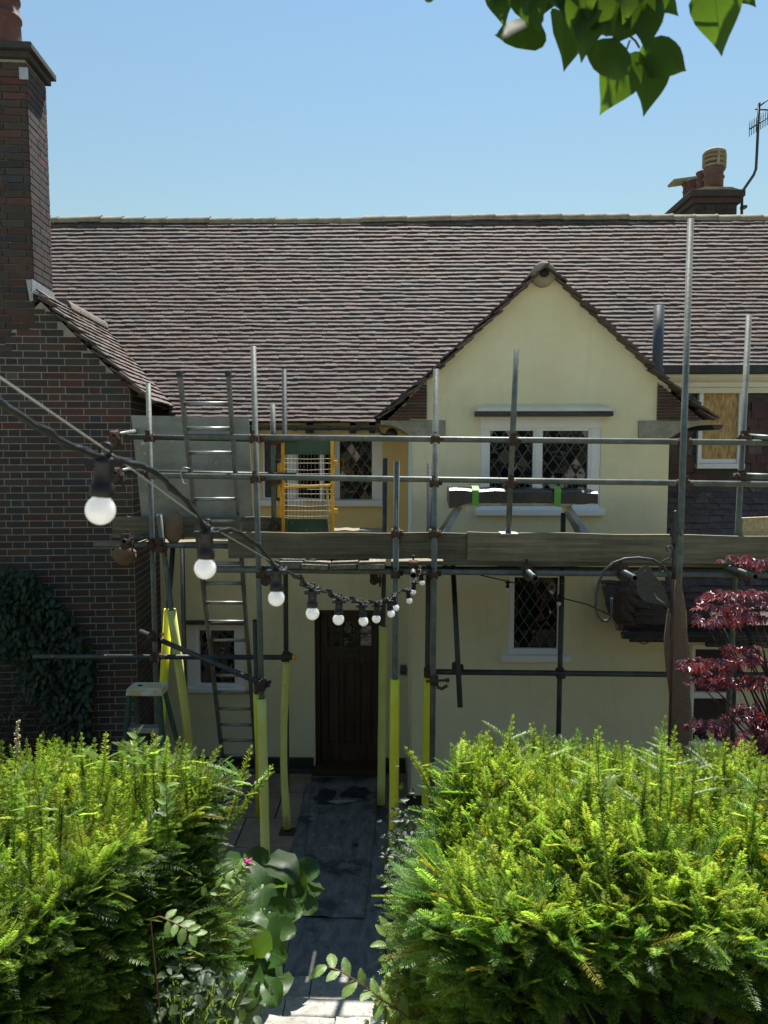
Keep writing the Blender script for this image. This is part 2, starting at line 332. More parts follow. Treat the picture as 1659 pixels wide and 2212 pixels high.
def join_mesh(name, variants, mats, inst, tints=None):
    """variants: list of (verts Nx3, faces list of tuples, mat idx list); inst: list of (variant, 4x4 matrix)"""
    byv = {}
    for i, (v, m) in enumerate(inst): byv.setdefault(v, []).append(i)
    VV, LI, LT, MI, TT = [], [], [], [], []; base = 0
    for v, ids in byv.items():
        vs, fs, ms = variants[v]
        mt = np.array([inst[i][1] for i in ids], dtype=np.float32).reshape(-1, 4, 4)
        h = np.concatenate([vs, np.ones((len(vs), 1))], 1).astype(np.float32)
        w_ = np.einsum('nij,kj->nki', mt, h)[:, :, :3]
        n, k = len(ids), len(vs)
        flat = np.array([i for f in fs for i in f], dtype=np.int64); tot = np.array([len(f) for f in fs], dtype=np.int32)
        LI.append((flat[None]+(np.arange(n)*k)[:, None]+base).ravel()); LT.append(np.tile(tot, n)); MI.append(np.tile(np.array(ms, dtype=np.int32), n))
        VV.append(w_.reshape(-1, 3)); base += n*k
        if tints is not None: TT.append(np.repeat(np.array([tints[i] for i in ids], dtype=np.float32), k, 0))
    VV = np.concatenate(VV); LI = np.concatenate(LI); LT = np.concatenate(LT); MI = np.concatenate(MI)
    me = bpy.data.meshes.new(name); me.vertices.add(len(VV)); me.vertices.foreach_set('co', VV.ravel())
    me.loops.add(len(LI)); me.loops.foreach_set('vertex_index', LI.astype(np.int32))
    me.polygons.add(len(LT)); st = np.zeros(len(LT), dtype=np.int32); st[1:] = np.cumsum(LT)[:-1]
    me.polygons.foreach_set('loop_start', st); me.polygons.foreach_set('loop_total', LT)
    for m in mats: me.materials.append(m)
    me.polygons.foreach_set('material_index', MI); me.polygons.foreach_set('use_smooth', np.zeros(len(LT), dtype=bool))
    if tints is not None:
        a = me.color_attributes.new('tint', 'FLOAT_COLOR', 'POINT'); TT = np.concatenate(TT)
        a.data.foreach_set('color', np.concatenate([TT, np.ones((len(TT), 1), dtype=np.float32)], 1).ravel())
    me.update(calc_edges=True); return me
def variant(mb): return (np.array(mb.v), list(mb.f), list(mb.m))

def emit(name, restname, shapes, matkeys, inst, parent, limit=300, smooth=False):
    """inst: list of (shape idx, mat idx, world matrix). The ones that show largest become objects, the rest one joined part."""
    off = ORG[parent.name]
    def dist(it): p = it[2].translation; return (p-EYE).length
    inst = sorted(inst, key=dist); cache = {}
    for s_, mk, mt in inst[:limit]:
        if (s_, mk) not in cache:
            me = shapes[s_].mesh(name, M[matkeys[mk]])
            cache[(s_, mk)] = me
        o = link(name, cache[(s_, mk)], parent); o.matrix_local = Matrix.Translation(-off) @ mt
    rest = inst[limit:]
    if rest:
        vars_ = []; key = {}
        for s_, mk, mt in rest:
            if (s_, mk) not in key:
                key[(s_, mk)] = len(vars_); mb = shapes[s_]; vars_.append((np.array(mb.v), list(mb.f), [mk]*len(mb.f)))
        me = join_mesh(restname, vars_, [M[k] for k in matkeys], [(key[(s_, mk)], np.array(Matrix.Translation(-off) @ mt)) for s_, mk, mt in rest])
        link(restname, me, parent, None, 'stuff')

def clip_poly(poly, lo, hi):                          # convex 2D polygon against a rectangle
    for ax, val, sgn in ((0, lo[0], 1), (0, hi[0], -1), (1, lo[1], 1), (1, hi[1], -1)):
        out = []
        for i in range(len(poly)):
            a, b = poly[i], poly[(i+1) % len(poly)]
            ia, ib = (a[ax]-val)*sgn >= 0, (b[ax]-val)*sgn >= 0
            if ia: out.append(a)
            if ia != ib:
                t_ = (val-a[ax])/(b[ax]-a[ax]); out.append(tuple(a[k]+(b[k]-a[k])*t_ for k in (0, 1)))
        poly = out
        if len(poly) < 3: return []
    return poly
def basis(o, x, y, z):
    m = Matrix.Identity(4)
    for i in range(3): m[i][0], m[i][1], m[i][2], m[i][3] = x[i], y[i], z[i], o[i]
    return m
# ------------------------------------------------------------------ ground, path, steps
STEPY = [5.10, 4.66, 4.28, 3.95]
while len(STEPY) < 12: STEPY.append(STEPY[-1]-.35)
RISE = .17
def slope_z(y):
    if y >= 5.1: return 0.0
    for i in range(len(STEPY)-1):
        if y >= STEPY[i+1]: return RISE*(i+(STEPY[i]-y)/(STEPY[i]-STEPY[i+1]))
    return RISE*(len(STEPY)-1)
def ground_z(x, y):
    z = slope_z(y)
    if -1.2 < x < .15: z -= .16*min(1, max(0, (5.2-y)/.4)) if y < 5.2 else 0
    return z-.03
def make_ground():
    xs = [-150, -60, -25, -12, -7]+[-5+.25*i for i in range(49)]+[9, 14, 28, 60, 150]
    ys = [-150, -60, -25, -10, -5, -2, -.5]+[.25*i for i in range(0, 25)]+[6.5, 7, 8, 9, 12, 16, 28, 60, 150, 300]
    m = MB(); nx = len(xs)
    vs = [(x, y, ground_z(x, y)+(.03*math.sin(x*3.1+y*2.3)*math.sin(y*4.1-x) if (abs(x) < 6 and 0 < y < 5 and not -1.2 < x < .15) else 0)) for y in ys for x in xs]
    fs = [(j*nx+i, j*nx+i+1, (j+1)*nx+i+1, (j+1)*nx+i) for j in range(len(ys)-1) for i in range(nx-1)]
    mi = [0 if (abs(xs[i]) < 8 and 0 <= ys[j] < 9) else 1 for j in range(len(ys)-1) for i in range(nx-1)]
    m.add(vs, fs); m.m = mi
    o = m.build('ground', [M['soil'], M['lawn']]); o['kind'] = 'structure'
make_ground()

tz = slope_z(0)
m = MB(); m.box((-11, -9, tz-.2), (11, .95, tz+.012)); o = m.build('unseen_bounce_terrace', M['gravel'], at=(0, -4, tz)); o['kind'] = 'structure'  # unseen terrace added behind the camera to brighten the upper gable
steps = bpy.data.objects.new('garden_steps', None); COL.objects.link(steps); steps['kind'] = 'structure'
steps.location = (-.52, 4.5, 0); ORG['garden_steps'] = Vector((-.52, 4.5, 0))
tag(steps, 'worn grey stone garden steps leading down to the front path', 'steps')
for i, y in enumerate(STEPY):
    z = RISE*(i+1); yb = (STEPY[i+1] if i+1 < len(STEPY) else y-.6)-.03
    xs = [-1.08, random.uniform(-.75, -.3), .06]
    part('riser', M['step'], steps, lambda m: m.box((-1.06, yb, z-.20), (.04, y-.02, z-.052)))
    for k in range(2):
        def slab(m):
            a, b_ = xs[k]+.004, xs[k+1]-.004; n = 7
            top = [(a+(b_-a)*j/n, y+random.uniform(-.012, .012), z+random.uniform(-.003, .004)) for j in range(n+1)]
            back = [(a+(b_-a)*j/n, yb, z+.002) for j in range(n+1)]
            low = [(p[0], p[1]-.008, z-.05) for p in top]; lb = [(p[0], yb, z-.05) for p in back]
            vs = top+back+low+lb; q = n+1
            fs = [(j, j+1, q+j+1, q+j) for j in range(n)]+[(2*q+j+1, 2*q+j, 3*q+j, 3*q+j+1) for j in range(n)]+[(j+1, j, 2*q+j, 2*q+j+1) for j in range(n)]+[(q+j, q+j+1, 3*q+j+1, 3*q+j) for j in range(n)]
            fs += [(0, q, 3*q, 2*q), (n, 2*q+n, 3*q+n, q+n)]
            m.add(vs, fs)
        part('step_slab', M['step'], steps, slab)

pat = bpy.data.objects.new('paving', None); COL.objects.link(pat); pat['kind'] = 'structure'; ORG['paving'] = Vector((0, 7, 0)); pat.location = (0, 7, 0)
tag(pat, 'buff paving in front of the house wall', 'paving')
for iy in range(6):
    for ix in range(15):
        x0, y0 = -3.1+ix*.6+(.3 if iy % 2 else 0), 5.35+iy*.6
        def flag(m): m.box((x0+.008, y0+.008, -.04), (x0+.592, y0+.592, .004+random.uniform(-.003, .003)))
        part('flagstone', M['paver'], pat, flag)

def sheet(name, poly, z, mat, label, cat, thick=.006, n=14, wob=.004):
    """thin flat sheet over a four-sided outline"""
    a, b_, c, d = [Vector((p.x, p.y, 0)) for p in poly]; m = MB(); vs = []
    for lev in (0, -thick):
        for j in range(n+1):
            for i in range(n+1):
                s_, t_ = i/n, j/n; p = a.lerp(b_, s_).lerp(d.lerp(c, s_), t_)
                e = 0 if 0 < i < n and 0 < j < n else random.uniform(-.012, .012)
                vs.append((p.x+e, p.y+e, z+lev+wob*math.sin(p.x*17+p.y*9)*math.sin(p.y*7)))
    q = (n+1)**2; I = lambda i, j: j*(n+1)+i
    fs = [(I(i, j), I(i+1, j), I(i+1, j+1), I(i, j+1)) for j in range(n) for i in range(n)]
    fs += [tuple(q+k for k in f[::-1]) for f in fs]
    for k in range(n):
        for (u, v) in ((I(k, 0), I(k+1, 0)), (I(k+1, n), I(k, n)), (I(0, k+1), I(0, k)), (I(n, k), I(n, k+1))): fs.append((v, u, q+u, q+v))
    m.add(vs, fs, 0, True)
    o = m.build(name, mat, at=(a+b_+c+d)/4+Vector((0, 0, z))); return tag(o, label, cat)
G = Vector
sheet('protective_sheet', [G((-1.02, 5.12, 0)), G((-.13, 5.12, 0)), G((-.10, 8.55, 0)), G((-1.06, 8.55, 0))], .020, M['mat'], 'long black rubber sheet covering the path to the front door', 'floor sheet')
sheet('protective_sheet', [G((-.80, 6.02, 0)), G((-.28, 6.0, 0)), G((-.22, 8.72, 0)), G((-1.02, 8.70, 0))], .034, M['mat'], 'scuffed black sheet lapped on top, running up to the doorstep', 'floor sheet')
def tear(px, py, w_, h_, label):
    c = PZ(px, py, .042); m = MB(); n = 18
    m.add([c+Vector((math.cos(6.283*k/n)*w_*rr_, math.sin(6.283*k/n)*h_*rr_, 0)) for k, rr_ in ((k, random.uniform(.65, 1.15)) for k in range(n))], [tuple(range(n))])
    tag(m.build('torn_patch', M['tar'], at=c), label, 'stain')  # dark patch laid on the sheet as a tear
tear(770, 1712, .20, .16, 'large dark torn patch on the path sheet below the door'); tear(703, 1722, .13, .20, 'dark torn strip on the path sheet edge by the thin foam sleeve'); tear(768, 1825, .035, .04, 'small dark hole in the lapped path sheet')
m = MB(); c0 = PZ(738, 1733, .045)
m.prism([c0+Vector(v) for v in ((-.16, .02, 0), (-.04, -.07, .01), (.14, -.01, .02), (.05, .05, .005))], (0, 0, .004))
tag(m.build('torn_offcut', M['sheet'], at=c0), 'small torn grey offcut lying on the black path sheet', 'scrap')

# ------------------------------------------------------------------ the house
HOUSE = thing('cottage', (0, 9, 0), 'yellow rendered cottage with tiled roof, front gable and red brick chimney wing', 'house')
YG, YD, YR = 8.0, 8.95, 9.3
def X(px, Y, py=1000): return P(px, py, Y).x
def Z(py, Y, px=830): return P(px, py, Y).z
def rect(x0, y0, x1, y1, Y):
    ym, xm = (y0+y1)/2, (x0+x1)/2
    return (X(x0, Y, ym), Z(y1, Y, xm), X(x1, Y, ym), Z(y0, Y, xm))   # X0,Z0,X1,Z1
def wall_face(m, Y, x0, x1, z0, z1, holes, depth=.22, mi=0):
    xs = sorted({x0, x1, *[h[0] for h in holes], *[h[2] for h in holes]}); zs = sorted({z0, z1, *[h[1] for h in holes], *[h[3] for h in holes]})
    xs = [x for x in xs if x0 <= x <= x1]; zs = [z for z in zs if z0 <= z <= z1]
    for i in range(len(xs)-1):
        for j in range(len(zs)-1):
            cx, cz = (xs[i]+xs[i+1])/2, (zs[j]+zs[j+1])/2
            if any(h[0] < cx < h[2] and h[1] < cz < h[3] for h in holes): continue
            m.add([(xs[i], Y, zs[j]), (xs[i+1], Y, zs[j]), (xs[i+1], Y, zs[j+1]), (xs[i], Y, zs[j+1])], [(0, 1, 2, 3)], mi)
    for a, b_, c, d in holes:
        for p, q in (((a, b_), (c, b_)), ((c, b_), (c, d)), ((c, d), (a, d)), ((a, d), (a, b_))):
            m.add([(p[0], Y, p[1]), (q[0], Y, q[1]), (q[0], Y+depth, q[1]), (p[0], Y+depth, p[1])], [(0, 3, 2, 1)], mi)

W1 = rect(1037, 903, 1297, 1103, YG); W3 = rect(1098, 1240, 1219, 1415, YG)
W2 = rect(566, 937, 826, 1088, YD); W4 = rect(405, 1351, 527, 1489, YD); DOOR = rect(680, 1318, 829, 1668, YD)
DOOR = (DOOR[0], 0.0, DOOR[2], DOOR[3])
XL, XR = X(884, YG, 1200), X(1443, YG, 1050)
APEX = P(1175, 580, YG); GL1, GL0 = P(927, 818, YG), P(818, 908, YG); GR1, GR0 = P(1424, 818, YG), P(1540, 910, YG)
zt = Z(868, YG)
def gable_wall(m):
    wall_face(m, YG, XL, XR, 0, zt, [W1, W3])
    def zat(x):
        if x < APEX.x: return GL1.z+(x-GL1.x)*(APEX.z-GL1.z)/(APEX.x-GL1.x) if x > GL1.x else GL0.z+(x-GL0.x)*(GL1.z-GL0.z)/(GL1.x-GL0.x)
        return GR1.z+(x-GR1.x)*(APEX.z-GR1.z)/(APEX.x-GR1.x) if x < GR1.x else GR0.z+(x-GR0.x)*(GR1.z-GR0.z)/(GR1.x-GR0.x)
    pts = [(XL, YG, zt), (XR, YG, zt), (XR, YG, max(zt, zat(XR))), (GR1.x, YG, GR1.z), (APEX.x, YG, APEX.z), (GL1.x, YG, GL1.z), (XL, YG, max(zt, zat(XL)))]
    m.add(pts, [tuple(range(len(pts)))])
    m.add([(XL, YG, 0), (XL, YD+.2, 0), (XL, YD+.2, zat(XL)), (XL, YG, zat(XL))], [(0, 1, 2, 3)])
    m.add([(XR, YG, 0), (XR, YR+.2, 0), (XR, YR+.2, zat(XR)), (XR, YG, zat(XR))], [(3, 2, 1, 0)])
part('gable_wall', M['render'], HOUSE, gable_wall)
def plaster_bead(m):                                  # pale rounded corner of the gable
    m.tube([(XL+.008, YG+.006, .15), (XL+.008, YG+.006, Z(946, YG))], .022, 8)
part('corner_bead', M['cream'], HOUSE, plaster_bead)
XWI = X(330, YD)-.6
part('entrance_wall', M['render'], HOUSE, lambda m: wall_face(m, YD, XWI, XL+.02, 0, Z(1168, YD), [W4, DOOR], .3))
part('upper_wall', M['ochre'], HOUSE, lambda m: wall_face(m, YD+.002, XWI, XL+.02, Z(1168, YD), Z(900, YD), [W2]))
def interior(m):                                      # closed back of the house, so rooms stay dark
    m.box((-7, 14.5, 0), (7.5, 14.7, 4.4)); m.box((7.3, 8.2, 0), (7.5, 14.6, 4.4)); m.box((-7, 9.4, 0), (-6.8, 14.6, 4.4))
    m.box((-6.9, 9.9, .02), (7.4, 10.0, 4.2)); m.box((-4, 9.0, 2.5), (XL, 9.95, 2.6)); m.box((XL+.05, 8.1, 2.5), (XR-.05, 9.95, 2.6))
part('inner_wall', M['darkvoid'], HOUSE, interior)
# ground floor beyond the gable, under the lean-to roof
W6 = rect(1490, 1392, 1592, 1612, YG+.05)
part('lean_to_wall', M['render'], HOUSE, lambda m: wall_face(m, YG+.05, XR-.02, 7.4, 0, Z(1330, YG), [W6]))
# tarred plinth
def plinth(m):
    z = .17
    m.box((XWI+.4, YD-.045, 0), (DOOR[0]-.02, YD-.001, z)); m.box((DOOR[2]+.02, YD-.045, 0), (XL-.03, YD-.001, z)); m.box((XL-.02, YG-.03, 0), (XR, YG-.001, z-.02))
part('plinth', M['tar'], HOUSE, plinth)
part('skirting_board', M['blackwood'], HOUSE, lambda m: m.box((XWI+.4, YD-.10, .0), (DOOR[0]-.03, YD-.048, .05)))

# ---- windows
def window(r, Y, lights, name='window', dx=.118, dz=.175, sill=None, openings=(), frame=.045):
    X0, Z0, X1, Z1 = r
    fr = MB()
    xs = sorted([X0]+[v for l in lights for v in (l[0], l[2])]+[X1])
    lz0, lz1 = min(l[1] for l in lights), max(l[3] for l in lights)
    d0, d1 = Y-.025, Y+.085
    fr.box((X0-.004, d0, Z0), (X1+.004, d1, lz0)); fr.box((X0-.004, d0, lz1), (X1+.004, d1, Z1+.004))
    w_ = MB()
    for i in range(0, len(xs), 2):
        fr.box((xs[i], d0+.004, lz0), (xs[i+1], d1-.004, lz1))
    fo = fr.build(name, M['white'], HOUSE, bevel=.006)
    for li, (a, b_, c, d) in enumerate(lights):
        def sash(m):
            t_ = .026; y0, y1 = Y-.012, Y+.05
            m.box((a-.003, y0, b_-.003), (c+.003, y1, b_+t_)); m.box((a-.003, y0, d-t_), (c+.003, y1, d+.003))
            m.box((a-.003, y0, b_+t_), (a+t_, y1, d-t_)); m.box((c-t_, y0, b_+t_), (c+.003, y1, d-t_))
        if li in openings: continue
        part('sash', M['white'], fo, sash, bevel=.004)
        ga, gb, gc, gd = a+.026, b_+.026, c-.026, d-.026
        glaze(fo, (ga, gb, gc, gd), Y+.03, dx, dz)
    if sill:
        s0, s1, s2, s3 = sill
        part('sill', M['white'], fo, lambda m: m.prism([(s0, Y-.09, s1), (s0, Y-.09, s3-.012), (s0, Y-.026, s3), (s0, Y+.0, s3), (s0, Y+.0, s1)], (s2-s0, 0, 0)), bevel=.005)
    return fo
def glaze(fo, g, Yg, dx, dz, lattice=True, mat=None):
    ga, gb, gc, gd = g; cx, cz = (ga+gc)/2, (gb+gd)/2
    i0 = int((gc-ga)/dx)+3; j0 = int((gd-gb)/dz)+3
    for i in range(-i0, i0+1):
        for j in range(-j0, j0+1):
            if (i+j) % 2: continue
            x, z = cx+i*dx/2, cz+j*dz/2
            poly = clip_poly([(x-dx/2, z), (x, z-dz/2), (x+dx/2, z), (x, z+dz/2)], (ga, gb), (gc, gd))
            if len(poly) < 3: continue
            px = sum(p[0] for p in poly)/len(poly); pz = sum(p[1] for p in poly)/len(poly)
            ta, tb = random.gauss(0, .045), random.gauss(0, .045)
            part('pane', M['glass'], fo, lambda m: m.prism([(p[0], Yg+(p[0]-px)*ta+(p[1]-pz)*tb, p[1]) for p in poly], (0, .004, 0)))
    m = MB(); t_ = .0055
    for sg in (1, -1):
        for k in range(-40, 41):
            # line z-cz = sg*dz/dx*(x-cx) + (k+.5)*dz
            q = clip_poly([(cx-3, cz-3*sg*dz/dx+(k+.5)*dz-t_), (cx+3, cz+3*sg*dz/dx+(k+.5)*dz-t_), (cx+3, cz+3*sg*dz/dx+(k+.5)*dz+t_*1.6), (cx-3, cz-3*sg*dz/dx+(k+.5)*dz+t_*1.6)], (ga, gb), (gc, gd))
            if len(q) >= 3: m.prism([(p[0], Yg-.006-(.001 if sg > 0 else 0), p[1]) for p in q], (0, .009, 0))
    m.build('lead_lattice', M['leadcame'], fo)
def L(x0, y0, x1, y1, Y): return rect(x0, y0, x1, y1, Y)
s1 = rect(1027, 1098, 1304, 1113, YG)
window(W1, YG+.03, [L(1053, 925, 1157, 1085, YG), L(1167, 925, 1276, 1090, YG)], sill=s1)
s3 = rect(1081, 1412, 1231, 1428, YG)
window(W3, YG+.03, [L(1106, 1243, 1211, 1407, YG)], sill=s3)
s4 = rect(400, 1482, 532, 1494, YD)
window(W4, YD+.03, [L(426, 1358, 510, 1482, YD)], sill=s4, dx=.10, dz=.15)
s2 = rect(562, 1078, 830, 1093, YD)
lw = [L(566, 948, 617, 1080, YD), L(641, 948, 719, 1080, YD), L(729, 948, 808, 1083, YD)]
win2 = window(W2, YD+.03, lw, sill=s2, openings=(1,), dx=.105, dz=.16)
def casement(m):                                      # the middle light stands open, hinged on its outer edge
    a, b_, c, d = lw[1]; wd = c-a; h = Vector((a, YD, 0)); e = Vector((math.cos(R(-38)), math.sin(R(-38)), 0)); nn = Vector((-e.y, e.x, 0))
    t_ = .03
    def bar(u0, u1, z0, z1):
        m.obox(h+e*((u0+u1)/2)+Vector((0, 0, (z0+z1)/2)), e*(u1-u0)/2, nn*.02, Vector((0, 0, (z1-z0)/2)))
    bar(0, wd, b_, b_+t_); bar(0, wd, d-t_, d); bar(0, t_, b_+t_, d-t_); bar(wd-t_, wd, b_+t_, d-t_)
part('open_casement', M['white'], win2, casement)
def casement_glass(m):
    a, b_, c, d = lw[1]; wd = c-a; h = Vector((a, YD, 0)); e = Vector((math.cos(R(-38)), math.sin(R(-38)), 0)); nn = Vector((-e.y, e.x, 0))
    m.obox(h+e*(wd/2)+Vector((0, 0, (b_+d)/2)), e*(wd/2-.03), nn*.002, Vector((0, 0, (d-b_)/2-.03)))
part('pane', M['glass'], win2, casement_glass)
# window by the maple
l6 = [L(1500, 1402, 1580, 1495, YG+.05), L(1500, 1508, 1580, 1600, YG+.05)]
wn6 = MB(); a, b_, c, d = W6
wn6.box((a, YG+.03, b_), (c, YG+.13, l6[1][1])); wn6.box((a, YG+.03, l6[0][3]), (c, YG+.13, d)); wn6.box((a, YG+.032, l6[1][1]), (l6[0][0], YG+.128, l6[0][3])); wn6.box((l6[0][2], YG+.032, l6[1][1]), (c, YG+.128, l6[0][3])); wn6.box((l6[0][0], YG+.034, l6[1][3]), (l6[0][2], YG+.126, l6[0][1]))
wn6 = wn6.build('window', M['white'], HOUSE, bevel=.006)
for q in l6: part('pane', M['glass'], wn6, lambda m: m.box((q[0], YG+.085, q[1]), (q[2], YG+.09, q[3])))

# hood mould above the gable window, tile drips above the lower windows
h = rect(1026, 872, 1317, 900, YG)
hood = MB(); zb, ztp = h[1]+.05, h[3]
hood.add([(h[0], YG-.12, zb), (h[2], YG-.12, zb), (h[2]-.02, YG-.11, zb+.035), (h[0]+.02, YG-.11, zb+.035), (h[0]+.09, YG-.002, ztp), (h[2]-.09, YG-.002, ztp), (h[0]+.02, YG-.002, zb), (h[2]-.02, YG-.002, zb)],
         [(0, 1, 2, 3), (3, 2, 5, 4), (0, 3, 4, 6), (1, 7, 5, 2), (0, 6, 7, 1), (4, 5, 7, 6)])
hood = hood.build('window_hood', M['cream'], HOUSE)
part('drip_board', M['blackwood'], hood, lambda m: m.box((h[0]-.005, YG-.125, h[1]), (h[2]+.005, YG-.003, zb)))
def drip(r, Y, nm, n):
    X0, Z0, X1, Z1 = r; wd = (X1-X0)/n; head = None
    head = part(nm, M['mortar'], HOUSE, lambda m: m.box((X0, Y-.035, Z0), (X1, Y-.001, Z1)))
    for k in range(n):
        for q in range(2):
            zq = Z0+(Z1-Z0)*q/2
            part('tile', M['wallTile1'], head, lambda m: m.box((X0+k*wd+.003, Y-.075+.012*q+random.uniform(-.004, .004), zq+.002), (X0+(k+1)*wd-.003, Y-.0355, zq+(Z1-Z0)/2-.003)))
drip(rect(1075, 1212, 1245, 1224, YG), YG, 'tile_drip', 7)
drip(rect(402, 1339, 530, 1347, YD), YD, 'tile_drip', 6)

# ---- front door
dy = YD+.14
fr = MB(); a, b_, c, d = DOOR
fr.box((a+.001, dy-.06, 0), (a+.055, dy+.06, d-.001)); fr.box((c-.055, dy-.06, 0), (c-.001, dy+.06, d-.001)); fr.box((a+.055, dy-.058, d-.06), (c-.055, dy+.058, d-.002))
fr.build('door_frame', M['oak'], HOUSE, bevel=.004)
da, dc, dd = a+.058, c-.058, d-.065; wdt = dc-da
door = MB(); door.box((da, dy, .07), (dc, dy+.03, dd))
st_ = .085; mun = .045; pw = (wdt-2*st_-2*mun)/3; zl, zg = .30, dd-.10-.30
for x0, x1 in ((da, da+st_), (da+st_+pw, da+st_+pw+mun), (da+st_+2*pw+mun, da+st_+2*pw+2*mun), (dc-st_, dc)): door.box((x0, dy-.022, .07), (x1, dy-.001, dd))
for z0, z1 in ((.07, zl), (zg-.19, zg), (dd-.10, dd)): door.box((da+st_, dy-.020, z0), (da+st_+pw, dy-.001, z1)); door.box((da+st_+pw+mun, dy-.020, z0), (da+st_+2*pw+mun, dy-.001, z1)); door.box((da+st_+2*pw+2*mun, dy-.020, z0), (dc-st_, dy-.001, z1))
door = door.build('front_door', M['oak'], HOUSE, bevel=.003)
for k in range(3):
    x0 = da+st_+k*(pw+mun)
    part('glazed_light', M['glass'], door, lambda m: [m.box((x0+.01, dy-.010+random.uniform(-.003, .003), zg+j*.15+.008), (x0+pw-.01, dy-.003, zg+j*.15+.147)) for j in range(2)])
    part('raised_panel', M['oak'], door, lambda m: m.box((x0+.018, dy-.010, zl+.02), (x0+pw-.018, dy-.001, zg-.21)), bevel=.006)
part('letter_plate', M['plastic'], door, lambda m: m.box((da+wdt*.36, dy-.030, zg-.135), (da+wdt*.64, dy-.021, zg-.075)), bevel=.003)
part('doorstep', M['oak'], HOUSE, lambda m: m.box((a-.02, YD-.16, .0), (c+.02, dy+.05, .065)), bevel=.006)
part('bell_box', M['pipe'], HOUSE, lambda m: m.box((X(868, YD, 1440)-.02, YD-.05, Z(1455, YD)), (X(874, YD, 1440)+.02, YD-.001, Z(1436, YD))), bevel=.004)

# ---- brick wing (stands a few degrees off the line of the house)
AW = R(5); e1 = Vector((math.cos(AW), math.sin(AW), 0)); e2 = Vector((-math.sin(AW), math.cos(AW), 0)); ZV = Vector((0, 0, 1))
CW = P(291, 1250, 7.8); CW = Vector((CW.x, CW.y, 0))
def Wp(u, v, z): return CW+e1*u+e2*v+ZV*z
def on_wing(px, py, v=0):                             # point seen at (px,py) on the wing plane pushed v back
    d = ray(px, py); t_ = (CW+e2*v-EYE).dot(e2)/d.dot(e2); q = EYE+d*t_; return (q-CW).dot(e1), q.z
uE, zE = on_wing(326, 872, -.05); uK, zK = on_wing(112, 662, -.05)
tanW = (zK-zE)/(uE-uK); angW = math.atan(tanW)
uA = on_wing(118, 640, .25)[0]-.05; zA = zE+(uE-uA)*tanW
def wing_top(u): return (zE+(uE-u)*tanW if u > uA else zA-(uA-u)*tanW)-.07
uC1 = on_wing(66, 420)[0]; uC0 = uC1-1.02; zC = on_wing(55, 128)[1]; vC = .52
UL = -3.1
wing = MB(); q = .012
poly = [(UL, 0), (0, 0), (0, wing_top(0)), (uA, wing_top(uA)), (UL, wing_top(UL))]
wing.prism([Wp(u, .0, z) for u, z in poly], e2*1.7)
wing = wing.build('brick_wing', M['mortar'], HOUSE)
brick = MB(); brick.add([(-.5, 0, -.5), (.5, 0, -.5), (.5, 0, .5), (-.5, 0, .5), (-.492, -1, -.475), (.492, -1, -.475), (.492, -1, .475), (-.492, -1, .475)],
                        [(0, 1, 5, 4), (1, 2, 6, 5), (2, 3, 7, 6), (3, 0, 4, 7), (4, 5, 6, 7)])
BK = ['brick%d' % i for i in range(6)]
BL, BH, PR = .2305, .0712, .0165
def pick_brick(header, o=None):
    red = 1.0
    if o is not None: red = .45+3.0*max(0, min(1, (o.z-3.3)/1.0))*(1 if (o-CW).dot(e1) > -.9 and o.z < 5 else .12)
    return random.choices(range(6), (.3, 1.2, .3*red, 3, 6, .35*red) if header else (2.2*red, 5, .8*red, 8, 1.2, .08))[0]
def courses(face, u0, u1, z0, z1, top=None, n0=0, deep=PR):
    """lay bricks between u0 and u1 in a garden-wall bond (three stretchers, one header); face(u,z) -> origin and axes"""
    out = []; n = int((z1-z0)/BH)
    for r in range(n):
        z = z0+r*BH; u = u1+(0 if (r+n0) % 2 else 1.75*BL); cnt = 0
        while u > u0+.02:
            hd = cnt % 4 == 3; ln = BL/2 if hd else BL
            a_, b2 = max(u0, u-ln), min(u, u1); mid = (a_+b2)/2; lim = 1e9 if top is None else top(mid)
            if b2-a_ > .03 and z+BH*.25 < lim:
                h_ = min(BH-.0065, lim-z)
                o, ex, ey = face(mid, z+h_/2+.003)
                m_ = basis(o+ey*random.uniform(-.0015, .0015), ex*(b2-a_-.007+random.uniform(-.0025, .0015)), ey*deep, ZV*(h_+random.uniform(-.002, .001)))
                out.append((0, pick_brick(hd, o), m_))
            u -= ln; cnt += 1
    return out
front = courses(lambda u, z: (Wp(u, q, z), e1, e2), UL, 0, 0, 6, wing_top)
side = courses(lambda v, z: (CW+e1*-.012+e2*(1.15-v)+ZV*z, -e2, -e1), 0, 1.15, 0, wing_top(0)+.02, None, n0=1)
vis = [i for i in front if (i[2].translation-CW).dot(e1) > -1.75]; off = [i for i in front if (i[2].translation-CW).dot(e1) <= -1.75]
random.shuffle(vis)
emit('brick', 'brickwork', [brick], BK, vis+off+side, wing, 300)
# chimney
chim = MB(); zS = zE+.3
chim.prism([Wp(u, v, zS) for u, v in ((uC0+q, q), (uC1-q, q), (uC1-q, vC-q), (uC0+q, vC-q))], ZV*(zC-zS))
chim = chim.build('chimney', M['mortar'], HOUSE)
nz = int((zC-zS)/BH)
cf = courses(lambda u, z: (Wp(u, q, z), e1, e2), uC0, uC1, zS, zC+.005, None)
cs = courses(lambda v, z: (CW+e1*(uC1-q)+e2*(vC-v)+ZV*z, -e2, -e1), 0, vC, zS, zC+.005, None, n0=1)
cs += courses(lambda v, z: (Wp(uC0+.5+.5-v, vC-q, z) if False else CW+e1*(uC0+(uC1-uC0)-v)+e2*(vC-q)+ZV*z, -e1, -e2), 0, uC1-uC0, zS, zC+.005, None)
wanted = [i for i in cf if i[2].translation.z > wing_top((i[2].translation-CW).dot(e1))-.05]
emit('brick', 'brickwork', [brick], BK, wanted+cs, chim, 300)
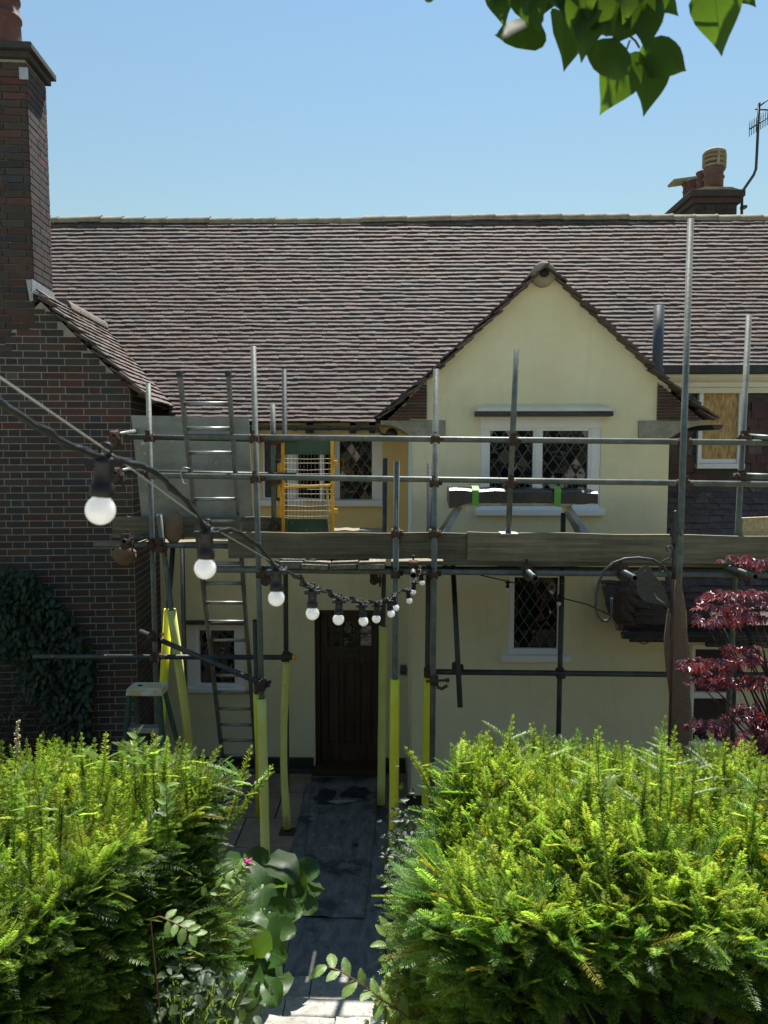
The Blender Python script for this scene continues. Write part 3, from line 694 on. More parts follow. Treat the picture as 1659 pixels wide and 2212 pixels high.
def ringcourse(nm, gap, z0, z1, mat):
    part(nm, mat, chim, lambda m: m.prism([Wp(u, v, z0) for u, v in ((uC0-gap, -gap), (uC1+gap, -gap), (uC1+gap, vC+gap), (uC0-gap, vC+gap))], ZV*(z1-z0)), bevel=.008)
zc1 = on_wing(58, 105, -.04)[1]; zc2 = on_wing(62, 89, -.08)[1]
ringcourse('corbel_course', .045, zC, zC+(zc2-zC)*.5, M['brick3']); ringcourse('cap_course', .085, zC+(zc2-zC)*.5+.001, zc2, M['brick4'])
ringcourse('mortar_flaunching', .02, zc2+.001, zc2+.03, M['mortar'])
pu = on_wing(2, 60, .22)[0]
for du in (0, -.42):
    part('chimney_pot', M['terracotta'], chim, lambda m: m.lathe([(.19, 0), (.185, .12), (.175, .32), (.19, .33), (.19, .36), (.172, .37), (.165, .50), (.182, .51), (.182, .545), (.16, .56), (.155, .72), (.20, .76), (.20, .82), (.15, .82), (.14, .6)], Wp(pu+du, .24, zc2+.02), 26))
part('bracket_plate', M['lead'], chim, lambda m: m.obox(Wp(uC1-.02, -.012, on_wing(50, 160)[1]), e1*.04, e2*.008, ZV*.055))
part('flashing', M['lead'], chim, lambda m: (
    m.prism([Wp(uC1+.004, -.07, wing_top(uC1)+.06), Wp(uC1+.004, -.07, wing_top(uC1)+.27), Wp(uC1+.004, vC+.02, wing_top(uC1)+.25), Wp(uC1+.004, vC+.02, wing_top(uC1)+.10)], e1*.008),
    m.prism([Wp(uC1-.012, -.035, wing_top(uC1)+.06), Wp(uC1-.012, -.035, wing_top(uC1)+.27), Wp(uC1-.06, -.035, wing_top(uC1)+.27), Wp(uC1-.03, -.035, wing_top(uC1)+.06)], e2*.006),
    m.prism([Wp(uC1-.002, -.09, wing_top(uC1)+.135), Wp(uC1+.17, -.10, wing_top(uC1+.17)+.13), Wp(uC1+.13, vC+.1, wing_top(uC1+.13)+.13), Wp(uC1-.002, vC+.1, wing_top(uC1)+.135)], ZV*.012)))
def wing_bits(m):
    m.box((0, 0, 0), (0, 0, 0))
# wing's lower window / pipe in the inner side are lost in shade

# ---- roofs
def tile_shape(tw, ln, t_, seed):
    rr = random.Random(seed); m = MB(); nx = 3
    cam_ = rr.uniform(-.002, .005); vs = []
    for lev in (0, 1):
        for j, y in enumerate((0, ln)):
            for i in range(nx):
                x = (-.5+i/(nx-1))*tw*.985
                z = (t_*1.35 if j == 0 else -t_*.25)+(t_ if lev else 0)+(cam_ if i == 1 else 0)+rr.uniform(-.0022, .0022)
                vs.append((x, y+(rr.uniform(-.004, .004) if j == 0 else 0), z))
    A = lambda lev, j, i: lev*2*nx+j*nx+i
    for i in range(nx-1):
        m.f.append((A(1, 0, i), A(1, 0, i+1), A(1, 1, i+1), A(1, 1, i))); m.f.append((A(0, 0, i+1), A(0, 0, i), A(1, 0, i), A(1, 0, i+1))[::-1])
        m.f.append((A(0, 0, i), A(0, 1, i), A(0, 1, i+1), A(0, 0, i+1)))
    m.f.append((A(0, 0, 0), A(1, 0, 0), A(1, 1, 0), A(0, 1, 0))[::-1]); m.f.append((A(0, 0, 2), A(1, 0, 2), A(1, 1, 2), A(0, 1, 2)))
    m.v = vs; m.m = [0]*len(m.f); m.sm = [False]*len(m.f); return m
def tile_plane(O, U, V, width, vs, tw, clip, wts=(5, 3, 4, 1.2), nshape=6, jit=1.0):
    Nn = U.cross(V); out = []
    for r, v in enumerate(vs):
        u = -tw*(.5 if r % 2 else 0)+random.uniform(-.02, .02)
        while u < width:
            uu = u+tw/2; vv = v+.006*jit*math.sin(uu*1.7+r*.35)+.004*jit*math.sin(uu*5.1+r*1.3)+random.gauss(0, .0025)*jit
            p = O+U*uu+V*vv+Nn*(random.uniform(0, .004)*jit)
            if clip is None or clip(p, uu, vv):
                a_ = random.gauss(0, .010)*jit; up_ = random.gauss(0, .018)*jit
                Ux = (U*math.cos(a_)+V*math.sin(a_)); Vx = (V*math.cos(a_)-U*math.sin(a_)); Vx = (Vx*math.cos(up_)+Nn*math.sin(up_))
                out.append((random.randrange(nshape), random.choices(range(4), wts)[0], basis(p, Ux, Vx, Ux.cross(Vx))))
            u += tw*random.uniform(.985, 1.015)
    return out
TK = ['tile0', 'tile1', 'tile2', 'tile3']
PM = R(47.5); VM = Vector((0, math.cos(PM), math.sin(PM))); UM = Vector((1, 0, 0)); NM = UM.cross(VM)
YE = 8.60; zE0 = Z(916, YE)
def main_z(y): return zE0+(y-YE)*math.tan(PM)
lo_, hi_ = 0.0, 8.0
for _ in range(50):                                   # find the slope length at which the ridge stands where it does
    mid = (lo_+hi_)/2; q_ = Vector((0, YE, zE0))+VM*mid; rel = q_-EYE
    py = 1106-1659*rel.dot(UP)/rel.dot(FW)
    lo_, hi_ = (mid, hi_) if py > 476 else (lo_, mid)
SLOPE = mid
RIDGE = Vector((0, YE, zE0))+VM*SLOPE
nrow = 51; gs = np.linspace(.83, 1.17, nrow); gs = gs/gs.sum()*SLOPE; vrows = [0]+list(np.cumsum(gs))[:-1]
YRE = 8.60; 
for _ in range(60):                                   # height at which the roof ends above the tile-hung wall
    q_ = Vector((4, YRE, main_z(YRE))); rel = q_-EYE; py = 1106-1659*rel.dot(UP)/rel.dot(FW)
    if py < 776: break
    YRE += .01
vRE = (YRE-YE)/math.cos(PM)
def gable_roof_z(x):
    if x < APEX.x: z = APEX.z-(APEX.x-x)*(APEX.z-GL1.z)/(APEX.x-GL1.x) if x > GL1.x else GL1.z-(GL1.x-x)*(GL1.z-GL0.z)/(GL1.x-GL0.x)
    else: z = APEX.z-(x-APEX.x)*(APEX.z-GR1.z)/(GR1.x-APEX.x) if x < GR1.x else GR1.z-(x-GR1.x)*(GR1.z-GR0.z)/(GR0.x-GR1.x)
    return z
def wing_roof_z(p):
    u = (p-CW).dot(e1); return zE+(uE-u)*tanW if u > uA else zA-(uA-u)*tanW
def main_clip(p, u, v):
    if p.x > XR-.05 and v < vRE-.01: return False
    if p.z < gable_roof_z(p.x)-.03 and GL0.x < p.x < GR0.x: return False
    if (p-CW).dot(e1) < uE+.02 and p.z < wing_roof_z(p)-.05: return False
    return True
X0R, X1R = -6.2, 7.4
roof = MB()
ex = Vector((X0R, YE, zE0)); 
roof.add([ex-NM*.012+VM*.03, Vector((XR-.04, YE, zE0))-NM*.012+VM*.03, Vector((XR-.04, YE, zE0))-NM*.012+VM*SLOPE, ex-NM*.012+VM*SLOPE], [(0, 1, 2, 3)])
roof.add([Vector((XR-.04, YE, zE0))-NM*.012+VM*vRE, Vector((X1R, YE, zE0))-NM*.012+VM*vRE, Vector((X1R, YE, zE0))-NM*.012+VM*SLOPE, Vector((XR-.04, YE, zE0))-NM*.012+VM*SLOPE], [(0, 1, 2, 3)])
bk = Vector((0, 2*RIDGE.y-YE, zE0))
roof.add([Vector((X0R, RIDGE.y, RIDGE.z-.02)), Vector((X1R, RIDGE.y, RIDGE.z-.02)), Vector((X1R, bk.y, bk.z)), Vector((X0R, bk.y, bk.z))], [(0, 1, 2, 3)])
roof = roof.build('main_roof', M['blackwood'], HOUSE)
shapes = [tile_shape(.150, .155, .0205, 40+i) for i in range(6)]
tl = tile_plane(Vector((X0R, YE, zE0)), UM, VM, X1R-X0R, vrows, .150, main_clip)
inview = [i for i in tl if -5.3 < i[2].translation.x < 6.2]
emit('roof_tile', 'roof_tiling', shapes, TK, inview, roof, 300)
# slipped tile near the gable
ps = P(1056, 588, 9.9); vs_ = (ps.z-zE0)/math.sin(PM)
# ridge tiles
xx = X0R
while xx < X1R:
    L_ = .315
    def rt(m):
        n = 9; prof = [(math.cos(math.pi*k/n), math.sin(math.pi*k/n)) for k in range(n+1)]
        rr = .115+random.uniform(-.004, .004); zz = RIDGE.z-.045+random.uniform(-.006, .006)+.018*math.sin(xx*.9)
        vs = [(x, RIDGE.y+c*rr*s_, zz+s*rr*s_*.95) for x, s_ in ((xx+.003, 1.0), (xx+L_-.02, 1.0), (xx+L_-.018, 1.06), (xx+L_+.004, 1.06)) for c, s in prof]
        m.add(vs, [(i*(n+1)+k, i*(n+1)+k+1, (i+1)*(n+1)+k+1, (i+1)*(n+1)+k) for i in range(3) for k in range(n)], 0, True)
        m.add([vs[k] for k in range(n+1)], [tuple(range(n+1))])
    part('ridge_tile', M['ridge'], roof, rt); xx += L_
# lime splashes on the tiles
def splash(m):
    Nn = NM
    pts = [(random.gauss(1385, 26), random.gauss(715, 34), 1.0) for _ in range(34)]+[(random.gauss(905, 28), random.gauss(815, 26), .8) for _ in range(9)]+[(random.uniform(300, 1300), random.uniform(490, 850), .35) for _ in range(60)]
    for px, py, s_ in pts:
        d = ray(px, py); t_ = (Vector((0, YE, zE0))-EYE).dot(NM)/d.dot(NM); c = EYE+d*t_
        v = (c.z-zE0)/math.sin(PM); r = max([i for i, vv in enumerate(vrows) if vv <= v] or [0])
        if v < .05 or (c.x > XR and v < vRE+.03): continue
        v = vrows[r]+random.uniform(.02, .05); c = Vector((c.x, YE, zE0))+VM*v+NM*.0315
        if not main_clip(c, 0, v): continue
        tl_ = (VM-NM*.12).normalized(); w_, h_ = random.uniform(.012, .05)*s_, random.uniform(.010, .022)*s_
        n = 9; k0 = len(m.v); ph = random.random()*6
        m.add([c+UM*w_*math.cos(6.283*k/n)*(1+.3*math.sin(3*k+ph))+tl_*h_*math.sin(6.283*k/n)*(1+.3*math.cos(2*k+ph)) for k in range(n)], [tuple(range(n))])
part('bird_lime', M['dropping'], roof, splash, 'stuff')
# gutter of the low eave with brackets, rafter feet
def gutter(m, a, b_, r=.055, th=.004):
    a, b_ = Vector(a), Vector(b_); d = (b_-a).normalized(); s = Vector((0, 0, 1)).cross(d); n = 8
    for rr, fl in ((r, False), (r-th, True)):
        vs = [p+s*rr*math.cos(math.pi+math.pi*k/n)+ZV*rr*math.sin(math.pi+math.pi*k/n) for p in (a, b_) for k in range(n+1)]
        m.add(vs, [(k, k+1, n+2+k, n+1+k) for k in range(n)], 0, True)
    for p in (a, b_): m.add([p+s*r*math.cos(math.pi+math.pi*k/n)+ZV*r*math.sin(math.pi+math.pi*k/n) for k in range(n+1)], [tuple(range(n+1))])
gz = Z(917, YE-.05)
part('gutter', M['pipe'], HOUSE, lambda m: gutter(m, (X(352, YE), YE-.03, gz), (X(812, YE), YE-.03, gz-.01)))
for px in (560, 640, 712, 775):
    part('gutter_bracket', M['plastic'], HOUSE, lambda m: m.box((X(px, YE)-.018, YE-.09, gz-.07), (X(px, YE)+.018, YE+.04, gz-.012)))
for px in (455, 540, 665, 760, 803):
    part('rafter_foot', M['blackwood'], HOUSE, lambda m: m.prism([(X(px, YE)-.03, YE+.03, gz-.06), (X(px, YE)-.03, YD, gz+.14), (X(px, YE)-.03, YD, gz-.09), (X(px, YE)-.03, YE+.03, gz-.10)], (.06, 0, 0)))
# wing roof
VW = (-e1*math.cos(angW)+ZV*math.sin(angW)); UW = e2.copy(); NW = UW.cross(VW)
OW = Wp(uE, -.06, zE); lenW = (uE-uA)/math.cos(angW)
wr = MB(); wl = 3.6
wr.add([OW-NW*.012, OW+UW*wl-NW*.012, OW+UW*wl+VW*lenW-NW*.012, OW+VW*lenW-NW*.012], [(0, 1, 2, 3)])
VW2 = (e1*math.cos(angW)+ZV*math.sin(angW)); O2 = Wp(uA, .2, zA-.05)
wr.add([O2-NW*.012, O2+UW*wl-NW*.012, O2+UW*wl-VW2*lenW*1.3, O2-VW2*lenW*1.3], [(0, 1, 2, 3)])
wr = wr.build('wing_roof', M['blackwood'], HOUSE)
def wing_clip(p, u, v):
    if p.z < main_z(p.y)-.03 and p.y > YE: return False
    uu = (p-CW).dot(e1); vv = (p-CW).dot(e2)
    if uu < uC1+.03 and -.2 < vv < vC+.02: return False
    return True
tw_ = tile_plane(OW, UW, VW, wl, list(np.arange(0, lenW-.02, .088)), .15, wing_clip, (4, 5, 2, 2.5))
emit('roof_tile', 'roof_tiling', shapes, TK, tw_, wr, 300)
under = tile_plane(OW-NW*.028+UW*.02, UW, VW, .14, list(np.arange(0, lenW-.02, .12)), .15, None, (2, 2, 4, 1))
emit('undercloak_tile', 'undercloak', shapes, TK, under, wr, 60)
for k in range(6):
    def wrt(m):
        n = 9; rr = .11; p0 = Wp(uA, .58+k*.31, zA-.03); p1 = Wp(uA, .58+k*.31+.3, zA-.03)
        if p1.y > YE+(zA-zE0)/math.tan(PM)+.1: return
        vs = [p+e1*rr*math.cos(math.pi*j/n)+ZV*rr*math.sin(math.pi*j/n) for p in (p0, p1) for j in range(n+1)]
        m.add(vs, [(j, j+1, n+2+j, n+1+j) for j in range(n)], 0, True); m.add(vs[:n+1], [tuple(range(n+1))])
    mm = MB(); wrt(mm)
    if mm.v: mm.build('ridge_tile', M['tile3'], wr)
# gable roof: steep upper slopes that flatten at the eaves
gr = MB(); YF, YB = YG-.06, RIDGE.y-.2
segs = [(GL0, GL1), (GL1, APEX), (GR0, GR1), (GR1, APEX)]; off_z = .02
for a_, b2 in segs:
    gr.add([(a_.x, YF+.03, a_.z+off_z), (a_.x, YB, a_.z+off_z), (b2.x, YB, b2.z+off_z), (b2.x, YF+.03, b2.z+off_z)], [(0, 1, 2, 3)])
gr = gr.build('gable_roof', M['blackwood'], HOUSE)
gt = []; shapes_g = [tile_shape(.155, .20, .016, 80+i) for i in range(6)]
for sgn, a_, b2 in ((1, GL0, GL1), (1, GL1, APEX), (-1, GR0, GR1), (-1, GR1, APEX)):
    d = Vector((b2.x-a_.x, 0, b2.z-a_.z)); ln = d.length; d.normalize()
    U_ = Vector((0, -1, 0)) if sgn > 0 else Vector((0, 1, 0))
    O_ = Vector((a_.x, YB if sgn > 0 else YF, a_.z+off_z+.004)); wd_ = YB-YF
    def gclip(p, u, v): return p.z > main_z(p.y)-.06 and (p.y > YF+.02)
    gt += tile_plane(O_, U_, d, wd_, list(np.arange(-.03, ln-(.13 if b2 is APEX else .02), .115)), .155, gclip, (3, 2, 6, 1), jit=1.6)
emit('roof_tile', 'roof_tiling', shapes_g, TK, gt, gr, 240)
ut = []
for sgn, a_, b2 in ((1, GL0, GL1), (1, GL1, APEX), (-1, GR0, GR1), (-1, GR1, APEX)):
    d = Vector((b2.x-a_.x, 0, b2.z-a_.z)); ln = d.length; d.normalize(); U_ = Vector((0, -1, 0)) if sgn > 0 else Vector((0, 1, 0)); nn_ = U_.cross(d)
    O_ = Vector((a_.x, YF+.12 if sgn > 0 else YF-.035, a_.z))-nn_*.016
    ut += tile_plane(O_, U_, d, .13, list(np.arange(0, ln-(.16 if b2 is APEX else .05), .13)), .155, None, (3, 2, 6, 1), jit=1.6)
emit('undercloak_tile', 'undercloak', shapes_g, TK, ut, gr, 90)
# round ridge end with its dark hole
rc = P(1175, 587, YF-.03); rr = .122
part('ridge_roll', M['ridge'], gr, lambda m: m.lathe([(rr*.6, 0), (rr, .012), (rr, 1.7)], (rc.x, YF-.045, rc.z-.02), 22, axis=(0, 1, 0)))
part('ridge_end_hole', M['tubehole'], gr, lambda m: m.lathe([(.048, 0), (.048, .01)], (rc.x, YF-.052, rc.z-.012), 18, axis=(0, 1, 0)))
# kneelers: creasing tiles over carved corbel stones
def kneeler(tri, nm):
    xa, xb = min(p.x for p in tri), max(p.x for p in tri); z0, z1 = min(p.z for p in tri), max(p.z for p in tri)
    out = xa if abs(tri[0].x-xa) < 1e-6 else xb           # thin outer end
    inn = xb if out == xa else xa
    k = MB(); k.prism([(out, YG-.012, z0), (inn, YG-.012, z0), (inn, YG-.012, z1)], (0, .9, 0)); k = k.build(nm, M['mortar'], HOUSE)
    n = 12
    for r in range(n):
        za = z0+(z1-z0)*r/n; f = 1-(r+.6)/n; lim = inn+(out-inn)*f
        x = inn
        while (x-lim)*(1 if out > inn else -1) < -.03:
            st = random.uniform(.18, .28)*(1 if out > inn else -1); e = x+st
            if (e-lim)*(1 if out > inn else -1) > 0: e = lim
            a_, b2 = min(x, e), max(x, e)
            part('creasing_tile', M['brick%d' % random.choice((0, 1, 2, 3))], k, lambda m: m.box((a_+.003, YG-.03+random.uniform(-.006, .004), za+.006), (b2-.003, YG-.0125, za+(z1-z0)/n-.004)))
            x = e
kneeler([P(838, 906, YG), P(922, 906, YG), P(922, 824, YG)], 'kneeler')
kneeler([P(1516, 908, YG), P(1420, 908, YG), P(1420, 826, YG)], 'kneeler')
def corbel(x0, x1, xc, ytop, ybot):
    """x0 outer end, x1 inner end, curve from the outer tip to xc"""
    pts = [P(x1, ybot, YG), P(x1, ytop, YG), P(x0, ytop, YG), P(x0, ytop+9, YG)]
    for k in range(1, 8):
        t_ = k/7; pts.append(P(x0+(xc-x0)*t_, ytop+9+(ybot-ytop-9)*(t_**2.2), YG))
    part('corbel_stone', M['stone'], HOUSE, lambda m: m.prism([(p.x, YG-.022, p.z) for p in pts], (0, .9, 0)), bevel=.006)
corbel(822, 962, 890, 908, 946); corbel(1528, 1378, 1448, 909, 946)
part('gutter', M['plastic'], HOUSE, lambda m: gutter(m, (X(1546, YG), YG-.02, Z(918, YG)), (X(1546, YG)+.0, YG+1.2, Z(918, YG)+.01)))
part('security_light', M['plastic'], HOUSE, lambda m: (m.lathe([(.03, 0), (.06, .03), (.065, .06), (.02, .07)], P(846, 938, YG+.35), 16, axis=(0, -1, 0)), m.tube([P(815, 925, YG+.2), P(822, 936, YG+.1), P(850, 945, YG+.3)], .012, 8)))
# soil vent pipe
sv0, sv1 = P(1411, 818, YG+.72), P(1424, 660, YG+.72)
svp = part('vent_pipe', M['pipe'], HOUSE, lambda m: m.tube([(sv1.x, sv1.y, sv0.z-.5), (sv1.x, sv1.y, sv1.z)], .058, 18, hole=.92), bevel=0)
svp.data.materials.append(M['tubehole'])
part('pipe_collar', M['pipe'], HOUSE, lambda m: m.lathe([(.060, 0), (.070, .01), (.070, .07), (.060, .08)], (sv1.x, sv1.y, sv0.z+.03), 18))
# tile-hung wall beyond the gable
zR = main_z(YRE)-.05
wtop = rect(1507, 820, 1603, 1012, YR)
th = part('hung_wall', M['blackwood'], HOUSE, lambda m: wall_face(m, YR+.03, XR-.1, 7.4, 2.6, zR-.1, [wtop], .1))
ht = []; hsh = [tile_shape(.165, .20, .012, 120+i) for i in range(4)]
def hclip(p, u, v): return not (wtop[0]-.07 < p.x < wtop[2]+.07 and wtop[1]-.16 < p.z < wtop[3]+.02)
hang = tile_plane(Vector((XR-.1, YR+.01, 2.75)), UM, ZV, 7.3-XR, list(np.arange(0, zR-2.95-.24, .105)), .167, hclip, (2, 2, 0, 0), 4, .5)
emit('hung_tile', 'hung_tiling', hsh, ['wallTile0', 'wallTile1'], [i for i in hang if i[2].translation.x < 5.6], th, 300)
zc = Z(795, YR-.1)
def cornice(m):
    x0, x1 = XR-.1, 7.4
    prof = [(YR+.02, zR-.22), (YR-.05, zR-.22), (YR-.05, zR-.16), (YR-.08, zR-.15), (YR-.08, zR-.10), (YR-.12, zR-.08), (YR-.15, zR-.045), (YR-.15, zR-.01), (YR+.02, zR-.01)]
    m.prism([(x0, y, z) for y, z in prof], (x1-x0, 0, 0))
part('eaves_cornice', M['cream'], HOUSE, cornice)
part('gutter', M['tar'], HOUSE, lambda m: m.box((XR-.05, YRE-.12, zR-.005), (7.4, YRE-.0, zR+.095)), bevel=.01)
# boarded-up window
bw = MB(); a, b_, c, d = wtop; pa, pb, pc, pd = rect(1516, 846, 1593, 990, YR)
Yw = YR-.03
bw.box((a-.03, Yw, d-.09), (c+.03, Yw+.12, d+.03)); bw.box((a, Yw+.002, b_+.06), (pa, Yw+.12, d-.09)); bw.box((pc, Yw+.002, b_+.06), (c, Yw+.12, d-.09)); bw.box((a-.02, Yw-.05, b_), (c+.02, Yw+.12, b_+.06))
bw = bw.build('boarded_window', M['white'], HOUSE, bevel=.005)
part('window_rail', M['white'], bw, lambda m: (m.box((pa, Yw+.03, b_+.062), (pc, Yw+.10, pb-.01)), m.box((pa, Yw+.03, pd+.01), (pc, Yw+.10, d-.092))))
part('strand_board', M['osb'], bw, lambda m: m.box((pa, Yw+.035, pb-.008), (pc, Yw+.05, pd+.008)))
part('sill_apron', M['tar'], HOUSE, lambda m: m.box((a-.02, YR-.005, b_-.16), (c+.02, YR+.02, b_-.004)))
# lean-to roof
YL0, YL1 = 7.55, 9.28; zL0, zL1 = Z(1352, YL0), Z(1042, YL1)
VL = Vector((0, YL1-YL0, zL1-zL0)); lenL = VL.length; VL.normalize(); NL = UM.cross(VL)
XL0 = X(1338, YL0, 1320)
lr = MB(); OL = Vector((XL0, YL0, zL0))
lr.prism([OL-NL*.01, OL+UM*(7.4-XL0)-NL*.01, OL+UM*(7.4-XL0)+VL*lenL-NL*.01, OL+VL*lenL-NL*.01], -NL*.05)
lr = lr.build('lean_to_roof', M['blackwood'], HOUSE)
lsh = [tile_shape(.165, .20, .014, 140+i) for i in range(6)]
def lclip(p, u, v): return not (p.y > YG+.02 and p.x < XR-.02)
lt = tile_plane(OL, UM, VL, 7.4-XL0, list(np.arange(0, lenL-.03, .105)), .167, lclip, (1, 1, 0, 0), 6, 2.0)
lt = [i for i in lt if i[2].translation.x < 5.0]
emit('roof_tile', 'roof_tiling', lsh, ['wallTile1', 'tile2'], lt, lr, 300)
for k in range(5):                                    # rounded verge tiles stacked at its open end
    def bon(m):
        n = 8; c = OL+VL*(.02+k*.11)+UM*(.05+.05*k)+NL*.03; w_, l_ = .17, .22
        for lev in (0, .016):
            pass
        vs = [c+UM*(w_*(-.5+j/n))+NL*(.05*math.sin(math.pi*j/n)+lev)+VL*(y+.012*math.sin(j)) for lev in (0, .018) for y in (0, l_) for j in range(n+1)]
        q = n+1; F = [(j, j+1, q+j+1, q+j) for j in range(n)]; m.add(vs, [tuple(2*q+i for i in f) for f in F]+[f[::-1] for f in F]+[(j, 2*q+j, 2*q+j+1, j+1) for j in range(n)]+[(0, q, 3*q, 2*q), (n, 2*q+n, 3*q+n, q+n)])
    part('bonnet_tile', M['wallTile1'], lr, bon)
part('verge_mortar', M['stone'], lr, lambda m: m.prism([OL-UM*.02+VL*.0-NL*.06, OL-UM*.02+VL*.55-NL*.06, OL-UM*.02+VL*.55+NL*.0, OL-UM*.02+NL*.0], UM*.06))
part('gutter', M['plastic'], HOUSE, lambda m: gutter(m, (XL0+.02, YL0-.045, zL0-.05), (7.4, YL0-.045, zL0-.05), .06))
part('lean_to_fascia', M['tar'], HOUSE, lambda m: m.box((XL0+.12, YL0+.03, zL0-.16), (7.4, YL0+.06, zL0-.04)))
part('lean_to_soffit', M['render'], HOUSE, lambda m: m.box((XL0+.15, YL0+.065, zL0-.14), (7.4, YG-.002, zL0-.11)))
# far stack behind the ridge with pots and aerial
FC = thing('chimney_stack', (0, 12.2, 5), 'low brick chimney stack with four clay pots behind the roof ridge', 'chimney')
ys0, ys1 = 12.3, 13.2
fa, fb = P(1500, 440, ys0), P(1592, 440, ys0); zt_ = Z(432, ys0); xs0, xs1 = fa.x, fb.x; skew = .0
part('stack', M['brick3'], FC, lambda m: m.box((xs0, ys0, 5.2), (xs1, ys1, zt_-.09)))
for (g_, za, zb_, mm) in ((.05, zt_-.09, zt_-.001, 'brick1'), (.09, zt_, zt_+.10, 'brick3')):
    part('corbel_course', M[mm], FC, lambda m: m.box((xs0-g_, ys0-g_, za), (xs1+g_, ys1+.4+g_, zb_)), bevel=.01)
for r in range(4):
    for k in range(4):
        part('brick', M['brick%d' % random.choice((0, 1, 3, 3, 4))], FC, lambda m: m.box((xs0+k*(xs1-xs0)/4+.006, ys0-.008, zt_-.095-(r+1)*.075), (xs0+(k+1)*(xs1-xs0)/4-.006, ys0-.0005, zt_-.105-r*.075)))
part('flaunching', M['ridge'], FC, lambda m: m.prism([(xs0-.04, ys0-.04, zt_+.101), (xs1+.05, ys0-.04, zt_+.101), (xs1-.1, ys0-.04, zt_+.15), (xs0+.15, ys0-.04, zt_+.16)], (0, 1.2, 0)))
def pot(px, pb, pt, Yp, r, mat, cowl=False, tile=False):
    b0, t0 = P(px, pb, Yp), P(px, pt, Yp); h_ = t0.z-b0.z
    b0.z -= .08; h_ += .08
    if cowl:
        po = part('cowled_pot', mat, FC, lambda m: m.lathe([(r, 0), (r*.98, h_*.36), (r*1.1, h_*.37), (r*1.08, h_*.40), (r*.95, h_*.41), (r*.98, h_*.5), (r*1.15, h_*.54), (r*1.1, h_*.58), (r*.7, h_*.60)], b0, 20))
        for k, (z0, rr_) in enumerate(((.60, 1.1), (.70, 1.18), (.79, 1.2))):
            part('cowl_louvre', M['ridge'], po, lambda m: m.lathe([(r*rr_*.75, h_*z0), (r*rr_, h_*(z0+.01)), (r*rr_*.95, h_*(z0+.06)), (r*.7, h_*(z0+.075))], b0, 20))
        part('cowl_cap', M['ridge'], po, lambda m: m.lathe([(r*1.18, h_*.88), (r*1.15, h_*.93), (r*.9, h_*.98), (r*.3, h_*1.0)], b0, 20))
        part('cowl_post', M['ridge'], po, lambda m: [m.obox(b0+Vector((math.cos(a_)*r*1.12, math.sin(a_)*r*1.12, h_*.74)), (.02, 0, 0), (0, .02, 0), (0, 0, h_*.15)) for a_ in (-1.6, 0, 1.6, 3.14)])
    else:
        po = part('chimney_pot', mat, FC, lambda m: m.lathe([(r*.92, 0), (r*.9, h_*.6), (r*1.02, h_*.62), (r*1.0, h_*.67), (r*.9, h_*.69), (r*.95, h_*.9), (r*1.12, h_*.95), (r*1.12, h_), (r*.8, h_)], b0, 18))
        if tile: part('cover_tile', M['ridge'], po, lambda m: m.prism([b0+Vector((-.30, -.14, h_+.0)), b0+Vector((.26, -.14, h_+.07)), b0+Vector((.26, -.14, h_+.11)), b0+Vector((-.30, -.14, h_+.04))], (0, .3, 0)))
pot(1541, 412, 322, 12.5, .145, M['sooty'], cowl=True); pot(1520, 420, 372, 12.75, .115, M['terracotta']); pot(1498, 428, 390, 13.1, .10, M['terracotta']); pot(1487, 432, 398, 13.4, .10, M['sooty'], tile=True)
AE = thing('tv_aerial', P(1603, 458, 12.35), 'cranked steel mast carrying a television aerial above the ridge', 'aerial')
mast = [P(x, y, 12.35) for x, y in ((1602, 470), (1603, 425), (1606, 410), (1628, 378), (1633, 365), (1635, 330), (1640, 222))]
part('mast', M['tubedark'], AE, lambda m: m.tube(mast, .022, 8))
b0, b1 = P(1619, 279, 12.3), P(1672, 246, 12.6)
boom = part('boom', M['tubedark'], AE, lambda m: m.tube([b0, b1], .012, 6))
for k in range(12):
    c = b0.lerp(b1, k/11)
    part('element', M['tubedark'], AE, lambda m: m.tube([c+Vector((0, 0, -.11)), c+Vector((0, 0, .13))], .006, 5))
part('brace', M['tubedark'], AE, lambda m: m.tube([P(1632, 236, 12.35), P(1668, 238, 12.5)], .012, 6))
part('brace', M['tubedark'], AE, lambda m: m.tube([P(1640, 230, 12.35), P(1672, 205, 12.5)], .012, 6))
part('wall_bracket', M['tubedark'], AE, lambda m: m.box((xs1+.09, 12.3, P(1600, 448, 12.35).z-.02), (mast[0].x+.06, 12.4, P(1600, 448, 12.35).z+.02)))
